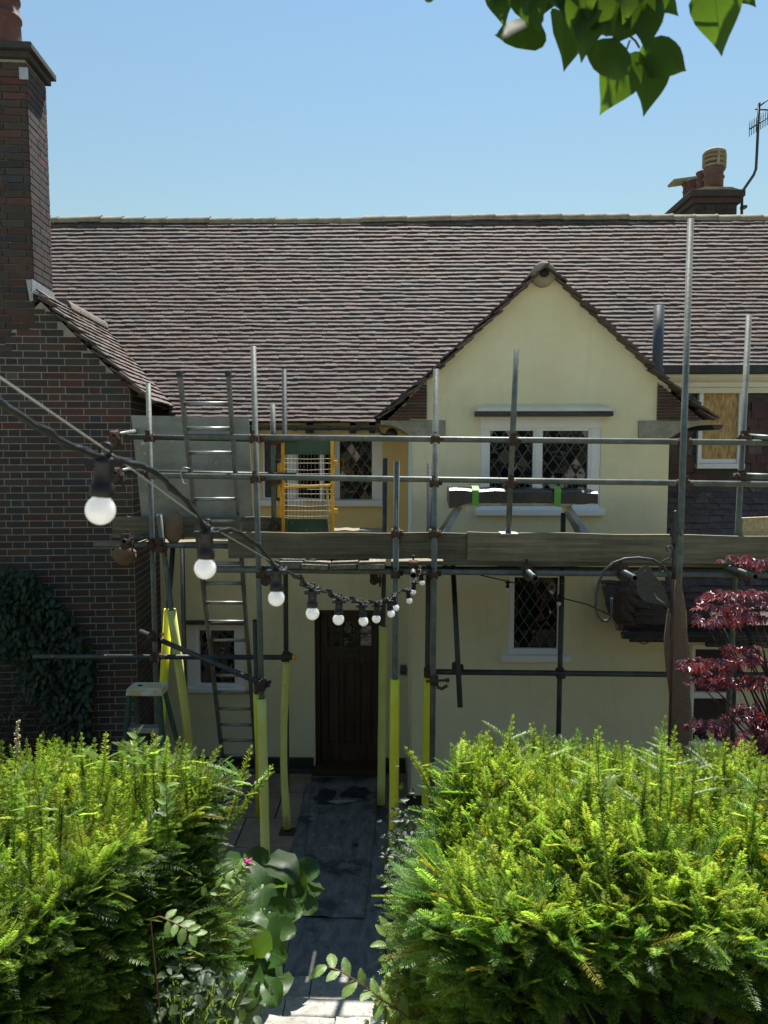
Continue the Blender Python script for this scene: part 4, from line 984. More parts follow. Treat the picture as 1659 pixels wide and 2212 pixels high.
# ------------------------------------------------------------------ scaffold
SCAF = thing('scaffold', (0, 6.9, 0), 'steel tube scaffold with yellow foam sleeves standing along the house front', 'scaffold')
TR = .0242
def tube_part(name, pts, mat='tube', r=TR, parent=None):
    m = MB(); m.tube(pts, r, 12, hole=.84); return m.build(name, [M[mat], M['tubehole']], parent or SCAF)
def at3(a): return P(*a)
def standard(top, low, mat='tube', sleeve=None, foam='foam0', fr=.039, r=TR, kink=0):
    """upright: seen top and lower point (px,py,Y), carried down to the ground; sleeve = py span of its foam cover"""
    a, b_ = at3(top), at3(low); d = (b_-a); g = a+d*((a.z-.02)/(a.z-b_.z)) if a.z != b_.z else b_
    o = tube_part('standard', [a, g], mat, r)
    part('base_plate', M['rust'], o, lambda m: m.box((g.x-.075, g.y-.075, .006), (g.x+.075, g.y+.075, .018)))
    if sleeve:
        def on(py):
            t_ = [i/400 for i in range(401)]; best = min(t_, key=lambda q_: abs(pix(a.lerp(g, q_))[1]-py)); return a.lerp(g, best)
        s0 = on(sleeve[0]); s1 = on(sleeve[1]) if sleeve[1] else g+Vector((0, 0, .03))
        n = 8; pts = [s0.lerp(s1, k/n)+Vector((kink*math.sin(math.pi*k/n)-kink*.6*(1-k/n)**3, -.004, 0)) for k in range(n+1)]
        m = MB(); m.tube(pts, [fr*random.uniform(.96, 1.04) for _ in pts], 14, hole=.66); m.build('foam_sleeve', [M[foam], M['tubehole']], o)
    return a, g
def pix(p):
    rel = p-EYE; f = rel.dot(FW); return (829.5+1659*rel.dot(RT)/f, 1106-1659*rel.dot(UP)/f)
YF1, YB1 = 6.38, 7.45
S1 = standard((547, 748, YF1), (565, 1500, YF1), sleeve=(1508, None), foam='foam0', fr=.041)
S2 = standard((857, 996, YF1), (853, 1470, YF1), sleeve=(1466, None), foam='foam1', fr=.041)
S3 = standard((942, 797, YF1), (935, 1500, YF1))
S4 = standard((1492, 473, 5.95), (1469, 1190, 5.95), r=.0245)
B1 = standard((614, 797, YB1), (618, 1410, YB1), 'tubedark', sleeve=(1412, None), foam='foam0', fr=.040, kink=-.03)
B3 = standard((832, 990, 8.0), (828, 1330, 8.0), 'tubedark', sleeve=(1352, None), foam='foam0', fr=.044)
B4 = standard((928, 1001, 7.15), (923, 1460, 7.15), 'tubedark', sleeve=(1462, None), foam='foam1', fr=.040)
B5 = standard((1217, 1108, 7.2), (1207, 1560, 7.2), 'tubedark')
L1 = standard((320, 828, 7.0), (337, 1480, 7.0))
L4 = standard((393, 1160, 7.9), (400, 1500, 7.9), 'tubedark')
R6 = standard((1618, 681, 6.6), (1591, 1200, 6.6))
tube_part('gate_post', [P(589, 873, 7.12), P(592, 1150, 7.12)])
tube_part('upright', [P(1116, 753, 6.40), P(1098, 1150, 6.52)])
part('base_plate', M['lead'], SCAF, lambda m: m.box((P(1098, 1150, 6.52).x-.075, 6.44, P(1098, 1151, 6.52).z-.012), (P(1098, 1150, 6.52).x+.075, 6.60, P(1098, 1151, 6.52).z+.004)), bevel=.004)
# rails and ledgers
H1 = tube_part('guard_rail', [P(406, 943, 6.46), P(1720, 957, 6.40)])
H2 = tube_part('guard_rail', [P(322, 1027, 6.46), P(1720, 1047, 6.40)])
tube_part('guard_rail', [P(252, 943, 7.06), P(640, 951, 7.06)], 'tubedark'); tube_part('guard_rail', [P(250, 1019, 7.06), P(640, 1027, 7.06)], 'tubedark')
tube_part('ledger', [P(470, 1231, 6.46), P(1720, 1243, 6.46)], 'tube')
tube_part('ledger', [P(206, 1176, 6.95), P(520, 1180, 6.95)])
tube_part('ledger', [P(72, 1418, 7.06), P(636, 1420, 7.12)], 'tubedark')
part('end_cap', M['gatey'], SCAF, lambda m: m.tube([P(632, 1420, 7.12), P(640, 1420, 7.12)], .028, 12))
tube_part('ledger', [P(918, 1451, 7.10), P(1450, 1457, 7.10)], 'tubedark', r=.027)
tube_part('ledger', [P(470, 1226, 7.52), P(1720, 1232, 7.52)], 'tubedark')
tube_part('brace', [P(303, 1364, 7.2), P(574, 1480, 6.30)], 'tubedark')
tube_part('brace', [P(978, 1208, 7.3), P(994, 1528, 6.75)], 'tubedark')
def leaning(a, b_, foam, sl, fr=.042):
    o = tube_part('raker', [at3(a), at3(b_)], 'tube' if foam == 'foam0' else 'tubedark')
    p0, p1 = at3(a), at3(b_)
    m = MB(); m.tube([p0.lerp(p1, sl), p0.lerp(p1, (sl+1)/2)+Vector((.01, 0, 0)), p1], fr, 14, hole=.66); m.build('foam_sleeve', [M[foam], M['tubehole']], o)
leaning((344, 1112, 6.9), (418, 1690, 7.5), 'foam0', .33)
leaning((376, 1150, 7.3), (334, 1720, 7.3), 'foam1', .285)
leaning((551, 1340, 7.0), (560, 1760, 7.6), 'foam1', .35, .036)
# transoms, ends towards the garden
def transom(px, py, Y0, Y1, mat='tube'):
    a = P(px, py, Y0); return tube_part('transom', [a, Vector((a.x, Y1, a.z+.0))], mat)
transom(893, 1243, 6.05, 7.75); transom(1157, 1250, 6.0, 7.8); transom(1372, 1249, 6.05, 7.8); transom(1632, 1246, 6.05, 7.8)
transom(571, 1249, 6.36, 7.7, 'tubedark'); transom(807, 1249, 6.9, 8.4, 'tubedark'); transom(268, 1170, 6.7, 7.6)
tube_part('transom', [P(246, 941, 6.75), P(300, 931, 7.5)]); tube_part('transom', [P(249, 1022, 6.75), P(304, 1008, 7.5)])
tube_part('transom', [P(1604, 942, 6.55), P(1690, 948, 6.3)]); tube_part('transom', [P(1592, 1027, 6.55), P(1690, 1030, 6.4)])
tube_part('brace', [P(1600, 1330, 7.3), P(1660, 1460, 7.0)], 'tubedark'); tube_part('brace', [P(1560, 1360, 7.3), P(1610, 1480, 7.3)], 'tubedark'); tube_part('ledger', [P(1525, 1392, 7.2), P(1720, 1396, 7.2)], 'tubedark')
tube_part('ledger', [P(1490, 1456, 7.10), P(1720, 1458, 7.10)], 'tubedark'); standard((1590, 1250, 7.25), (1583, 1600, 7.25), 'tubedark')
# couplers
def coupler(px, py, Y, d1=(0, 0, 1), d2=(1, 0, 0), s=1.22):
    c = P(px, py, Y); d1, d2 = Vector(d1), Vector(d2); n = d1.cross(d2).normalized()
    def f(m):
        c1, c2 = c+n*.026*s, c-n*.026*s
        m.tube([c1-d1*.03*s, c1+d1*.03*s], .033*s, 10); m.tube([c2-d2*.03*s, c2+d2*.03*s], .033*s, 10)
        for cc, dd, oo in ((c1, d1, d2), (c2, d2, d1)):
            m.obox(cc+oo*.038*s, oo*.016*s, dd*.017*s, n*.020*s); m.tube([cc+oo*.045*s-n*.045*s, cc+oo*.045*s+n*.05*s], .007*s, 6)
            m.obox(cc+oo*.045*s+n*.05*s*random.choice((1, -1)), oo*.011, dd*.011, n*.009)
    return part('coupler', M['rust'], SCAF, f)
for px, py, Y in ((551, 948, 6.42), (553, 1034, 6.42), (940, 949, 6.42), (938, 1043, 6.42), (1478, 956, 6.18), (1475, 1046, 6.18), (1108, 953, 6.43), (1103, 1044, 6.45), (565, 1240, 6.42), (854, 1239, 6.42), (936, 1240, 6.42),
                  (323, 946, 7.03), (325, 1026, 7.03), (331, 1178, 6.97), (336, 1420, 7.03), (1606, 948, 6.5), (1598, 1032, 6.5), (925, 1453, 7.12), (618, 1419, 7.3), (855, 1152, 6.42), (937, 1153, 6.42), (565, 1480, 6.36), (1210, 1455, 7.15), (986, 1443, 7.0), (332, 1375, 7.02), (594, 952, 7.1), (592, 1040, 7.1), (591, 1140, 7.1)):
    coupler(px, py, Y)
for px, py, Y in ((893, 1228, 6.3), (1140, 1236, 6.4), (1345, 1236, 6.4), (1605, 1234, 6.4), (575, 1247, 6.40), (808, 1246, 6.95), (272, 1170, 6.8), (248, 947, 6.8), (252, 1026, 6.8), (345, 1178, 6.93)):
    coupler(px, py, Y, (0, 1, 0), (1, 0, 0))
cl = P(938, 1470, 6.36)
part('swivel_coupler', M['rust'], SCAF, lambda m: (m.tube([cl+Vector((0, 0, -.04)), cl+Vector((0, 0, .04))], .036, 10), m.tube([cl+Vector((-.07, -.03, 0)), cl+Vector((.10, -.04, .015))], .011, 7), m.obox(cl+Vector((.11, -.04, .015)), (.014, 0, 0), (0, .014, 0), (0, 0, .014)),
     m.tube([cl+Vector((.02, -.03, -.045)), cl+Vector((.06, -.04, -.06)), cl+Vector((.11, -.04, -.03))], .014, 7)))
# boards
BG = 'boards laid on the scaffold'
def boardobj(name, lo, hi, mat, label, group=None, parent=None, slant=0):
    m = MB(); n = 14; (x0, y0, z0), (x1, y1, z1) = lo, hi
    vs = []
    for i in range(n+1):
        x = x0+(x1-x0)*i/n; w_ = .004*math.sin(i*1.3+x0*5); w2 = random.uniform(-.002, .002)
        vs += [(x, y0+w2, z0+w_+slant*i/n), (x, y1+w2, z0+w_+slant*i/n), (x, y1+w2, z1+w_+slant*i/n), (x, y0+w2, z1+w_+slant*i/n)]
    fs = [(4*i+k, 4*i+(k+1) % 4, 4*i+4+(k+1) % 4, 4*i+4+k) for i in range(n) for k in range(4)]+[(3, 2, 1, 0), (4*n, 4*n+1, 4*n+2, 4*n+3)]
    m.add(vs, fs)
    if parent is not None: return m.build(name, mat, parent, bevel=.004)
    o = m.build(name, mat, at=((x0+x1)/2, (y0+y1)/2, z0), bevel=.004); return tag(o, label, 'board', group)
def bspan(xa, xb, yt, yb, Y):
    return X(xa, Y, yt), X(xb, Y, yt), Z(yb, Y), Z(yt, Y)
xa, xb, z0, z1 = bspan(492, 1009, 1151, 1207, 6.5)
boardobj('toe_board', (xa, 6.50, z0), (xb, 6.538, z1), M['board'], 'weathered board on edge running from the ladder to the gable corner', BG+' edge')
xa, xb, z0, z1 = bspan(1010, 1760, 1149, 1210, 6.46)
boardobj('toe_board', (xa, 6.47, z0), (xb, 6.508, z1), M['board'], 'darker weathered board on edge below the gable window', BG+' edge', slant=-.035)
xa, xb, z0, z1 = bspan(240, 620, 1118, 1163, 7.12)
boardobj('toe_board', (xa, 7.14, z0), (xb, 7.178, z1), M['board'], 'grey board on edge behind the ladder by the brick wing', BG+' edge')
zpl = Z(1212, 6.5)-.005
labs = ['platform board at the outer edge under the dark toe board', 'second platform board in from the outer edge of the scaffold', 'middle platform board of the scaffold walkway by the gable', 'fourth platform board of the scaffold, towards the gable wall', 'platform board closest to the gable wall under the trestle']
for k in range(5):
    boardobj('platform_board', (X(845+k*3, 6.5), 6.52+k*.232, zpl-.038), (4.6, 6.52+k*.232+.224, zpl), M['board'], labs[k], BG)
zs = Z(1219, 6.38)
l4 = ['short sunlit board end next to the ladder on the ledger', 'second short board end from the ladder, bleached and sunlit', 'third short board end from the ladder on the ledger', 'fourth short board end from the ladder, next to the thin upright']
for k in range(4):
    x0, x1 = X(586+k*61.5, 6.38), X(586+(k+1)*61.5, 6.38)
    m = MB(); y0 = 6.36+random.uniform(-.03, .03); tl_ = random.uniform(-.006, .008)
    vs = [(x0+.006, y0, zs-.04+tl_), (x1-.004, y0, zs-.04-tl_), (x1-.004, y0, zs-tl_), (x0+.006, y0, zs+tl_)]
    m.prism([Vector(v) for v in vs], (.03, 1.6, .0))
    tag(m.build('cross_board', M['boardy'], at=((x0+x1)/2, 7.1, zs), bevel=.004), l4[k], 'board', BG+' crosswise')
boardobj('loose_board', (X(690, 6.9), 6.62, zs+.004), (X(800, 6.9), 6.85, zs+.042), M['board'], 'loose board lying across the short sunlit boards', BG)
boardobj('loose_board', (X(722, 7.6), 7.25, Z(1142, 7.4)-.03), (X(826, 7.6), 7.48, Z(1142, 7.4)), M['board'], 'pale board lying on the platform behind the mesh gate', BG)
boardobj('platform_board', (X(300, 7.3), 7.20, Z(1172, 7.2)-.04), (X(600, 7.3), 7.43, Z(1172, 7.2)), M['board'], 'platform board under the leaning grey sheet', BG)
m = MB(); c = P(1600, 1146, 6.6); m.beam(c, c+Vector((.9, .35, .0)), .04, .22)
tag(m.build('board_end', M['newwood'], at=c), 'pale new board on edge at the boarded window end of the platform', 'board', BG+' edge')
m = MB(); c = P(270, 1196, 6.85); m.lathe([(.085, 0), (.09, .03), (.085, .05)], c, 16, axis=(0, 1, 0))
# mesh safety gate
GT = thing('safety_gate', P(660, 1148, 7.15), 'scratched green and yellow mesh loading gate in front of the upper window', 'gate')
def gp(px, py): return P(px, py, 7.15)
def bar(nm, mat, a, b_, w_=.03, d_=.03):
    part(nm, M[mat], GT, lambda m: m.beam(gp(*a), gp(*b_), d_, w_, (0, 1, 0)) if False else m.beam(gp(*a), gp(*b_), w_, d_, (0, 1, 0)), bevel=.003)
bar('stile', 'gatey', (603, 1000), (603, 1118), .03); bar('stile', 'gatey', (611, 950), (612, 1148), .032); bar('stile', 'gatey', (718, 950), (718, 1148), .035)
bar('mid_rail', 'gatey', (612, 1053), (718, 1049), .022)
def panel(a, b_, c, d):
    part('panel', M['gateg'], GT, lambda m: m.prism([gp(a, b_)+Vector((.0, .006, 0)), gp(c, b_)+Vector((0, .006, 0)), gp(c, d)+Vector((0, .006, 0)), gp(a, d)+Vector((0, .006, 0))], (0, .006, 0)))
panel(606, 948, 723, 982); panel(606, 1121, 722, 1150)
part('top_edge', M['gateg'], GT, lambda m: m.tube([gp(604, 952), gp(612, 945), gp(712, 945), gp(723, 953)], .012, 8))
def meshwire(m):
    for k in range(13):
        x = 618+k*7.7; m.tube([gp(x, 982)+Vector((0, .01, 0)), gp(x+random.uniform(-3, 3), 1052)+Vector((0, .012, 0)), gp(x+random.uniform(-1, 1), 1121)+Vector((0, .01, 0))], .0022, 4, False)
    for k in range(12):
        y = 990+k*11.2+random.uniform(-1.5, 1.5); m.tube([gp(612, y)+Vector((0, .007, 0)), gp(665, y+random.uniform(-1, 3))+Vector((0, .007, 0)), gp(718, y)+Vector((0, .007, 0))], .0022, 4, False)
part('wire_mesh', M['wire'], GT, meshwire, 'stuff')
for y in (1000, 1104): part('hinge_lug', M['gatey'], GT, lambda m: m.obox(gp(724, y), (.022, 0, 0), (0, .015, 0), (0, 0, .022)), bevel=.003)
for y in (962, 996, 1078, 1142): part('clamp', M['rust'], GT, lambda m: (m.obox(gp(597, y), (.035, 0, 0), (0, .03, 0), (0, 0, .014)), m.tube([gp(588, y), gp(606, y)], .01, 6)))
m = MB(); m.beam(P(706, 1051, 7.13), P(712, 1148, 7.12), .022, .03); tag(m.build('timber_lath', M['newwood'], at=P(712, 1148, 7.12)), 'thin pale timber lath leaning against the mesh gate', 'lath')
# grey sheet leaning behind the ladder
m = MB(); q4 = [P(283, 897, 7.42), P(537, 902, 7.45), P(549, 1160, 7.22), P(310, 1160, 7.22)]
m.prism(q4[::-1], (0, .012, 0)); tag(m.build('wall_board', M['sheet'], at=P(420, 1160, 7.22)), 'dusty grey plaster sheet leaning on the scaffold behind the ladder', 'sheet')
# hessian wrap, and a brown lump given the same bag shape
def bag(px, py, Y, wd, ht, label):
    c = P(px, py, Y); m = MB(); n, k = 10, 14; vs = []
    for j in range(n+1):
        t_ = j/n; rr = math.sin(math.pi*min(.96, t_*.92+.06))**.6
        for i in range(k):
            a_ = 2*math.pi*i/k; rw = 1+.12*math.sin(3*a_+j)+.08*math.sin(5*a_-j*1.7)
            vs.append(c+Vector((math.cos(a_)*wd*rr*rw, math.sin(a_)*wd*.45*rr*rw, -ht*t_+(.0))))
    m.add(vs, [(j*k+i, j*k+(i+1) % k, (j+1)*k+(i+1) % k, (j+1)*k+i) for j in range(n) for i in range(k)]+[tuple(range(k)), tuple(n*k+i for i in range(k))], 0, True)
    return tag(m.build('bag_shape', M['hessian'], at=c), label, 'bag')
bag(374, 1106, 6.98, .10, .29, 'brown hessian wrap hanging by the leaning tube over the grey board')
bag(268, 1180, 7.2, .12, .18, 'small brown lump, shaped as a bag, under the tube beside the brick wing')
# ladder, foot by the wall and top towards the garden
LAD = thing('ladder', (X(500, 8.3, 1740), 8.3, 0), 'long aluminium ladder leaning out through the scaffold beside the brick wing', 'ladder')
la, lb = P(388, 808, 6.28), P(481, 1640, 8.05); ra, rb = P(493, 803, 6.28), P(553, 1640, 8.05)
ra.z = la.z; rb.z = lb.z
def ext(a, b_): return a+(b_-a)*((a.z-.02)/(a.z-b_.z))
lg, rg = ext(la, lb), ext(ra, rb)
for a_, g_ in ((la, lg), (ra, rg)): part('stile', M['aludark'], LAD, lambda m: m.beam(a_, g_, .062, .027, (1, 0, 0)) if False else m.beam(a_, g_, .03, .065, (0, 1, .4)), bevel=.003)
for a_ in (la, ra): part('end_cap', M['plastic'], LAD, lambda m: m.obox(a_, (.02, 0, 0), (0, .036, 0), (0, 0, .025)), bevel=.003)
nr = 21
for k in range(nr):
    t_ = .052+k*(.97-.052)/(nr-1)
    part('rung', M['alu'], LAD, lambda m: m.tube([la.lerp(lg, t_)+Vector((.012, 0, 0)), ra.lerp(rg, t_)-Vector((.012, 0, 0))], .0165, 10))
hk = P(401, 1028, 6.42)
part('rope_hook', M['alu'], LAD, lambda m: m.tube([hk+Vector((.05, -.04, .06)), hk+Vector((.0, -.05, .07)), hk+Vector((-.03, -.045, .03)), hk+Vector((-.01, -.05, -.06)), hk+Vector((.02, -.05, -.07))], .008, 7))
# step ladder
SL = thing('step_ladder', (X(315, 6.4, 1560), 6.4, 0), 'paint-splashed green step ladder with a yellow top beside the brick wing', 'step ladder')
t0 = P(316, 1490, 6.35); hw = (X(353, 6.35, 1490)-X(279, 6.35, 1490))/2
part('top_tray', M['stepyellow'], SL, lambda m: m.prism([t0+Vector(v) for v in ((-hw-.01, -.075, -.035), (hw+.012, -.075, -.035), (hw, -.065, .03), (-hw, -.065, .03))], (0, .19, 0)), bevel=.012)
part('tray_hole', M['tubehole'], SL, lambda m: m.lathe([(.022, 0), (.022, .003)], t0+Vector((-.06, .02, .031)), 14))
ft = t0.z
def sl_leg(sx, front):
    a_ = t0+Vector((sx*(hw-.02), -.05 if front else .09, -.03)); e = Vector((t0.x+sx*(hw+.12), t0.y-.22 if front else t0.y+.75, .01))
    part('leg', M['stepgreen'], SL, lambda m: m.beam(a_, e, .028, .07 if front else .045, (0, 1, .3)), bevel=.003); return a_, e
fl, frr = sl_leg(-1, True), sl_leg(1, True); sl_leg(-1, False); sl_leg(1, False)
for k in range(1, 6):
    t_ = k*.165
    a_, b_ = fl[0].lerp(fl[1], t_), frr[0].lerp(frr[1], t_)
    part('tread', M['alu'], SL, lambda m: m.obox((a_+b_)/2+Vector((0, .03, 0)), ((b_.x-a_.x)/2-.014, 0, 0), (0, .045, 0), (0, 0, .018 if k > 1 else .024)), bevel=.003)
# trestle with a wrapped plank
YT = 6.98
TS = thing('trestle', P(1110, 1152, YT), 'low aluminium trestle with splayed legs standing on the scaffold platform', 'trestle')
zp0 = Z(1088, YT); zpf = zpl+.003
for sx, xt, xbm in ((-1, 996, 957), (1, 1218, 1257)):
    for yy in (-.16, .16):
        a_ = P(xt, 1086, YT)+Vector((0, yy*.4, 0)); e = P(xbm, 1150, YT)+Vector((0, yy*1.3, 0)); e2_ = a_+(e-a_)*((a_.z-zpf)/(a_.z-e.z))
        part('leg', M['alu'], TS, lambda m: m.beam(a_, e2_, .05, .028, (0, 1, 0)), bevel=.003)
    c = P(xt, 1094, YT); part('gusset', M['stepyellow'], TS, lambda m: m.obox(c+Vector((0, -.09, 0)), (.035, 0, 0), (0, .004, 0), (0, 0, .035)), bevel=.002)
part('deck', M['alu'], TS, lambda m: m.box((X(985, YT), YT-.14, zp0-.01), (X(1232, YT), YT+.14, zp0+.02)), bevel=.004)
def wrap(m):
    n = 22; x0, x1 = X(968, YT), X(1283, YT); zt_, zb_ = Z(1053, YT), Z(1088, YT)+.022; vs = []
    for i in range(n+1):
        x = x0+(x1-x0)*i/n; dr = .03*max(0, math.sin(i*.9))*random.random()+.012*math.sin(i*2.1); tz = zt_-.02*i/n+.006*math.sin(i*1.1)
        low = zb_-(.05*(1-i/4) if i < 4 else 0)-.012*(i > 16)-.006*math.sin(i*1.7)
        vs += [(x, YT-.17+.008*math.sin(i), low), (x, YT-.172, tz-.02), (x, YT-.14, tz+.002*math.sin(i*2)), (x, YT+.15, tz+.004), (x, YT+.17, zb_)]
    m.add(vs, [(5*i+k, 5*i+(k+1) % 5, 5*i+5+(k+1) % 5, 5*i+5+k) for i in range(n) for k in range(5)]+[(4, 3, 2, 1, 0), tuple(5*n+k for k in range(5))])
mw = MB(); wrap(mw); wr_ = mw.build('wrapped_plank', M['film'], at=P(1125, 1088, YT)); tag(wr_, 'plank wrapped in black polythene with two bands of green tape', 'plank')
for px in (1024, 1197):
    x0 = X(px, YT); zt_, zb_ = Z(1052, YT), Z(1091, YT)
    part('green_tape', M['tape'], wr_, lambda m: m.add([(x0-.03, YT-.185, zb_+.01), (x0+.025, YT-.185, zb_-.005), (x0+.03, YT-.182, zt_-.02), (x0-.03, YT-.182, zt_-.02), (x0-.03, YT-.14, zt_+.014), (x0+.03, YT-.14, zt_+.014), (x0-.03, YT+.15, zt_+.014), (x0+.03, YT+.15, zt_+.014)], [(0, 1, 2, 3), (3, 2, 5, 4), (4, 5, 7, 6)]))
# ------------------------------------------------------------------ festoon lights
FS = thing('festoon_lights', P(780, 1310, 3.2), 'string of white globe bulbs in black holders slung across the garden', 'string lights')
bulbs = [(217, 1102, 1.10), (443, 1228, 1.50), (597, 1292, 1.96), (675, 1325, 2.4), (731, 1338, 2.82), (785, 1342, 3.3), (813, 1337, 3.75), (845, 1326, 4.2), (855, 1313, 4.7), (884, 1298, 5.2), (893, 1279, 5.7), (912, 1259, 6.1)]
tilt = [(.10, .03), (.06, .02), (.02, 0), (0, 0), (.05, 0), (-.10, 0), (.05, 0), (-.2, .1), (-.3, 0), (-.15, .1), (.1, 0), (-.1, 0)]
tops = []
def bulb(c, ax, s=1.0, dim=False):
    ax = Vector(ax).normalized()
    sk = part('lamp_holder', M['bakelite'], FS, lambda m: (m.lathe([(.0155, .019), (.0172, .022), (.0172, .036), (.0150, .038), (.0138, .042), (.0132, .064), (.0160, .066), (.0160, .072), (.011, .078)], c, 18, axis=ax),
                                                            m.obox(c+ax*.068+Vector((.017, 0, 0)), (.008, 0, 0), (0, .008, 0), ax*.006), m.obox(c+ax*.068-Vector((.017, 0, 0)), (.008, 0, 0), (0, .008, 0), ax*.006)))
    pr = [(.0215*math.sin(a_), -.0215*math.cos(a_)) for a_ in np.linspace(.05, 2.5, 14)]+[(.0140, .0200)]
    part('bulb', M['bulb'], sk, lambda m: m.lathe(pr, c, 22, axis=ax))
    rg = c+ax*.088
    part('hanging_loop', M['bakelite'], sk, lambda m: m.tube([rg+Vector((math.cos(t_)*.009, 0, 0))+ax*math.sin(t_)*.009 for t_ in np.linspace(0, 6.28, 12)], .0024, 6, False))
    return c+ax*.076, rg
pts = []
for (px, py, Y), (tx, ty) in zip(bulbs, tilt):
    pts.append(bulb(P(px, py, Y), (tx, ty, 1)))
wire = [P(-60, 775, .85)]+[r_ for _, r_ in pts]+[P(905, 1225, 6.4)]
part('support_wire', M['steelwire'], FS, lambda m: m.tube(wire, .0013, 5, False))
def cat(a, b_, sag, n=10, wig=.0, seed=0):
    return [a.lerp(b_, k/n)+Vector((wig*math.sin(k*2.1+seed), wig*math.cos(k*1.7+seed), -sag*4*(k/n)*(1-k/n)+wig*math.sin(k*1.3+seed))) for k in range(n+1)]
prev = P(-60, 820, .85)
for i, (tp, rg) in enumerate(pts):
    gap = (tp-prev).length
    for j in range(2 if i < 3 else 3):
        a_, b_ = prev+Vector((0.004*j, 0, 0)), tp+Vector((-.004*j, 0, 0))
        part('cable', M['cable'], FS, lambda m: m.tube(cat(a_, b_, -.012 if i > 2 else (.012 if i == 0 else -.035), 12, .004*j+.002*(i > 2), j+i), .0042 if i < 3 else .0035, 6))
    prev = tp
far = [P(912, 1240, 6.2), P(960, 1222, 6.9), P(1010, 1230, 7.1), P(1040, 1243, 7.1), P(1098, 1256, 7.1), P(1150, 1268, 7.1), P(1206, 1290, 7.1), P(1270, 1306, 7.1), P(1322, 1331, 7.1), P(1350, 1368, 7.15), P(1390, 1392, 7.2), P(1432, 1372, 7.3)]
part('cable', M['cable'], FS, lambda m: m.tube(far, .006, 6))
bulb(P(1096, 1274, 7.05), (.05, 0, 1)); bulb(P(1207, 1304, 7.05), (.05, 0, 1))
# ------------------------------------------------------------------ bird hook post
BH_ = thing('bird_hook', P(1447, 1700, 4.25), 'black iron plant hook with a cut-out bird and arrow finial', 'plant hook')
YH = 4.25
def hp(px, py): return P(px, py, YH)
part('post', M['hookrust'], BH_, lambda m: m.tube([hp(1455, 1230), hp(1451, 1400), hp(1446, 1600), hp(1440, 1900)], .0085, 10))
part('post_top', M['hook'], BH_, lambda m: m.tube([hp(1457, 1172), hp(1455, 1250)], .0115, 10))
part('finial', M['hook'], BH_, lambda m: (m.lathe([(.014, 0), (.016, .02), (.013, .04), (.020, .045), (.016, .06), (.009, .08), (.009, .16), (.006, .18)], hp(1456, 1176), 14), m.lathe([(.003, -.012), (.009, -.008), (.012, 0), (.009, .009), (.002, .012)], hp(1459, 1107), 12),
     m.prism([hp(1459, 1112)+Vector((-.004, 0, 0)), hp(1447, 1157), hp(1448, 1161), hp(1459, 1150)], (0, .005, 0)), m.prism([hp(1459, 1112), hp(1459, 1150), hp(1472, 1159), hp(1473, 1155)], (0, .005, 0))))
arc = [(1450, 1322), (1451, 1270), (1446, 1242), (1432, 1222), (1410, 1209), (1380, 1205), (1350, 1207), (1325, 1216), (1306, 1232), (1294, 1256), (1288, 1285), (1287, 1312), (1292, 1330), (1302, 1341), (1311, 1342), (1319, 1334), (1321, 1318), (1321, 1292)]
part('hook_arc', M['hook'], BH_, lambda m: m.tube([hp(*a) for a in arc], .0078, 10))
part('scroll', M['hook'], BH_, lambda m: m.tube([hp(*a) for a in ((1428, 1225), (1435, 1226), (1437, 1232), (1431, 1236), (1425, 1232), (1425, 1222), (1432, 1212), (1445, 1206), (1452, 1197), (1452, 1186), (1446, 1180), (1439, 1183), (1440, 1190), (1445, 1190))], .0045, 8))
birdp = [(1370, 1239), (1379, 1232), (1384, 1226), (1391, 1222), (1400, 1223), (1408, 1229), (1411, 1240), (1422, 1252), (1434, 1268), (1441, 1285), (1444, 1300), (1449, 1316), (1441, 1312), (1428, 1305), (1412, 1304), (1396, 1301), (1384, 1292), (1377, 1280), (1375, 1265), (1378, 1250), (1376, 1243)]
part('bird_plate', M['hook'], BH_, lambda m: m.prism([hp(*a) for a in birdp], (0, .004, 0)))
part('bird_eye', M['sheet'], BH_, lambda m: m.lathe([(.0038, 0), (.0038, .001)], hp(1393, 1233)+Vector((0, -.0015, 0)), 10, axis=(0, 1, 0)))
part('wing_slot', M['sheet'], BH_, lambda m: m.prism([hp(*a)+Vector((0, -.0012, 0)) for a in ((1413, 1280), (1420, 1290), (1432, 1299), (1440, 1304), (1430, 1301), (1419, 1294))], (0, .001, 0)))
part('post_bracket', M['hook'], BH_, lambda m: m.tube([hp(1450, 1318), hp(1449, 1375)], .006, 8))
# hessian cloth wound round the tall upright
def cloth(m):
    prof = [(1240, 1464, 1471), (1275, 1455, 1474), (1320, 1444, 1479), (1390, 1437, 1484), (1450, 1440, 1488), (1520, 1449, 1492), (1600, 1458, 1496), (1680, 1466, 1499), (1760, 1474, 1500), (1860, 1480, 1499)]
    n, k = 40, 16; vs = []
    for j in range(n+1):
        f = j/n*(len(prof)-1); i0 = min(len(prof)-2, int(f)); t_ = f-i0
        py, xl, xr = [prof[i0][q]*(1-t_)+prof[i0+1][q]*t_ for q in range(3)]
        a_, b_ = P(xl, py, 5.92), P(xr, py, 5.92); c, wd = (a_+b_)/2, (b_.x-a_.x)/2
        for i in range(k):
            ang = 2*math.pi*i/k; fo = 1+.16*math.sin(4*ang+j*.22)+.05*math.sin(7*ang-j*.5)
            vs.append(c+Vector((math.cos(ang)*wd*fo, math.sin(ang)*min(.05, wd)*fo, .004*math.sin(ang*5+j))))
    m.add(vs, [(j*k+i, j*k+(i+1) % k, (j+1)*k+(i+1) % k, (j+1)*k+i) for j in range(n) for i in range(k)], 0, True)
mc = MB(); cloth(mc); tag(mc.build('hessian_cloth', M['hessian'], at=P(1480, 1860, 5.92)), 'long strip of brown hessian draped down the tall scaffold upright', 'cloth')
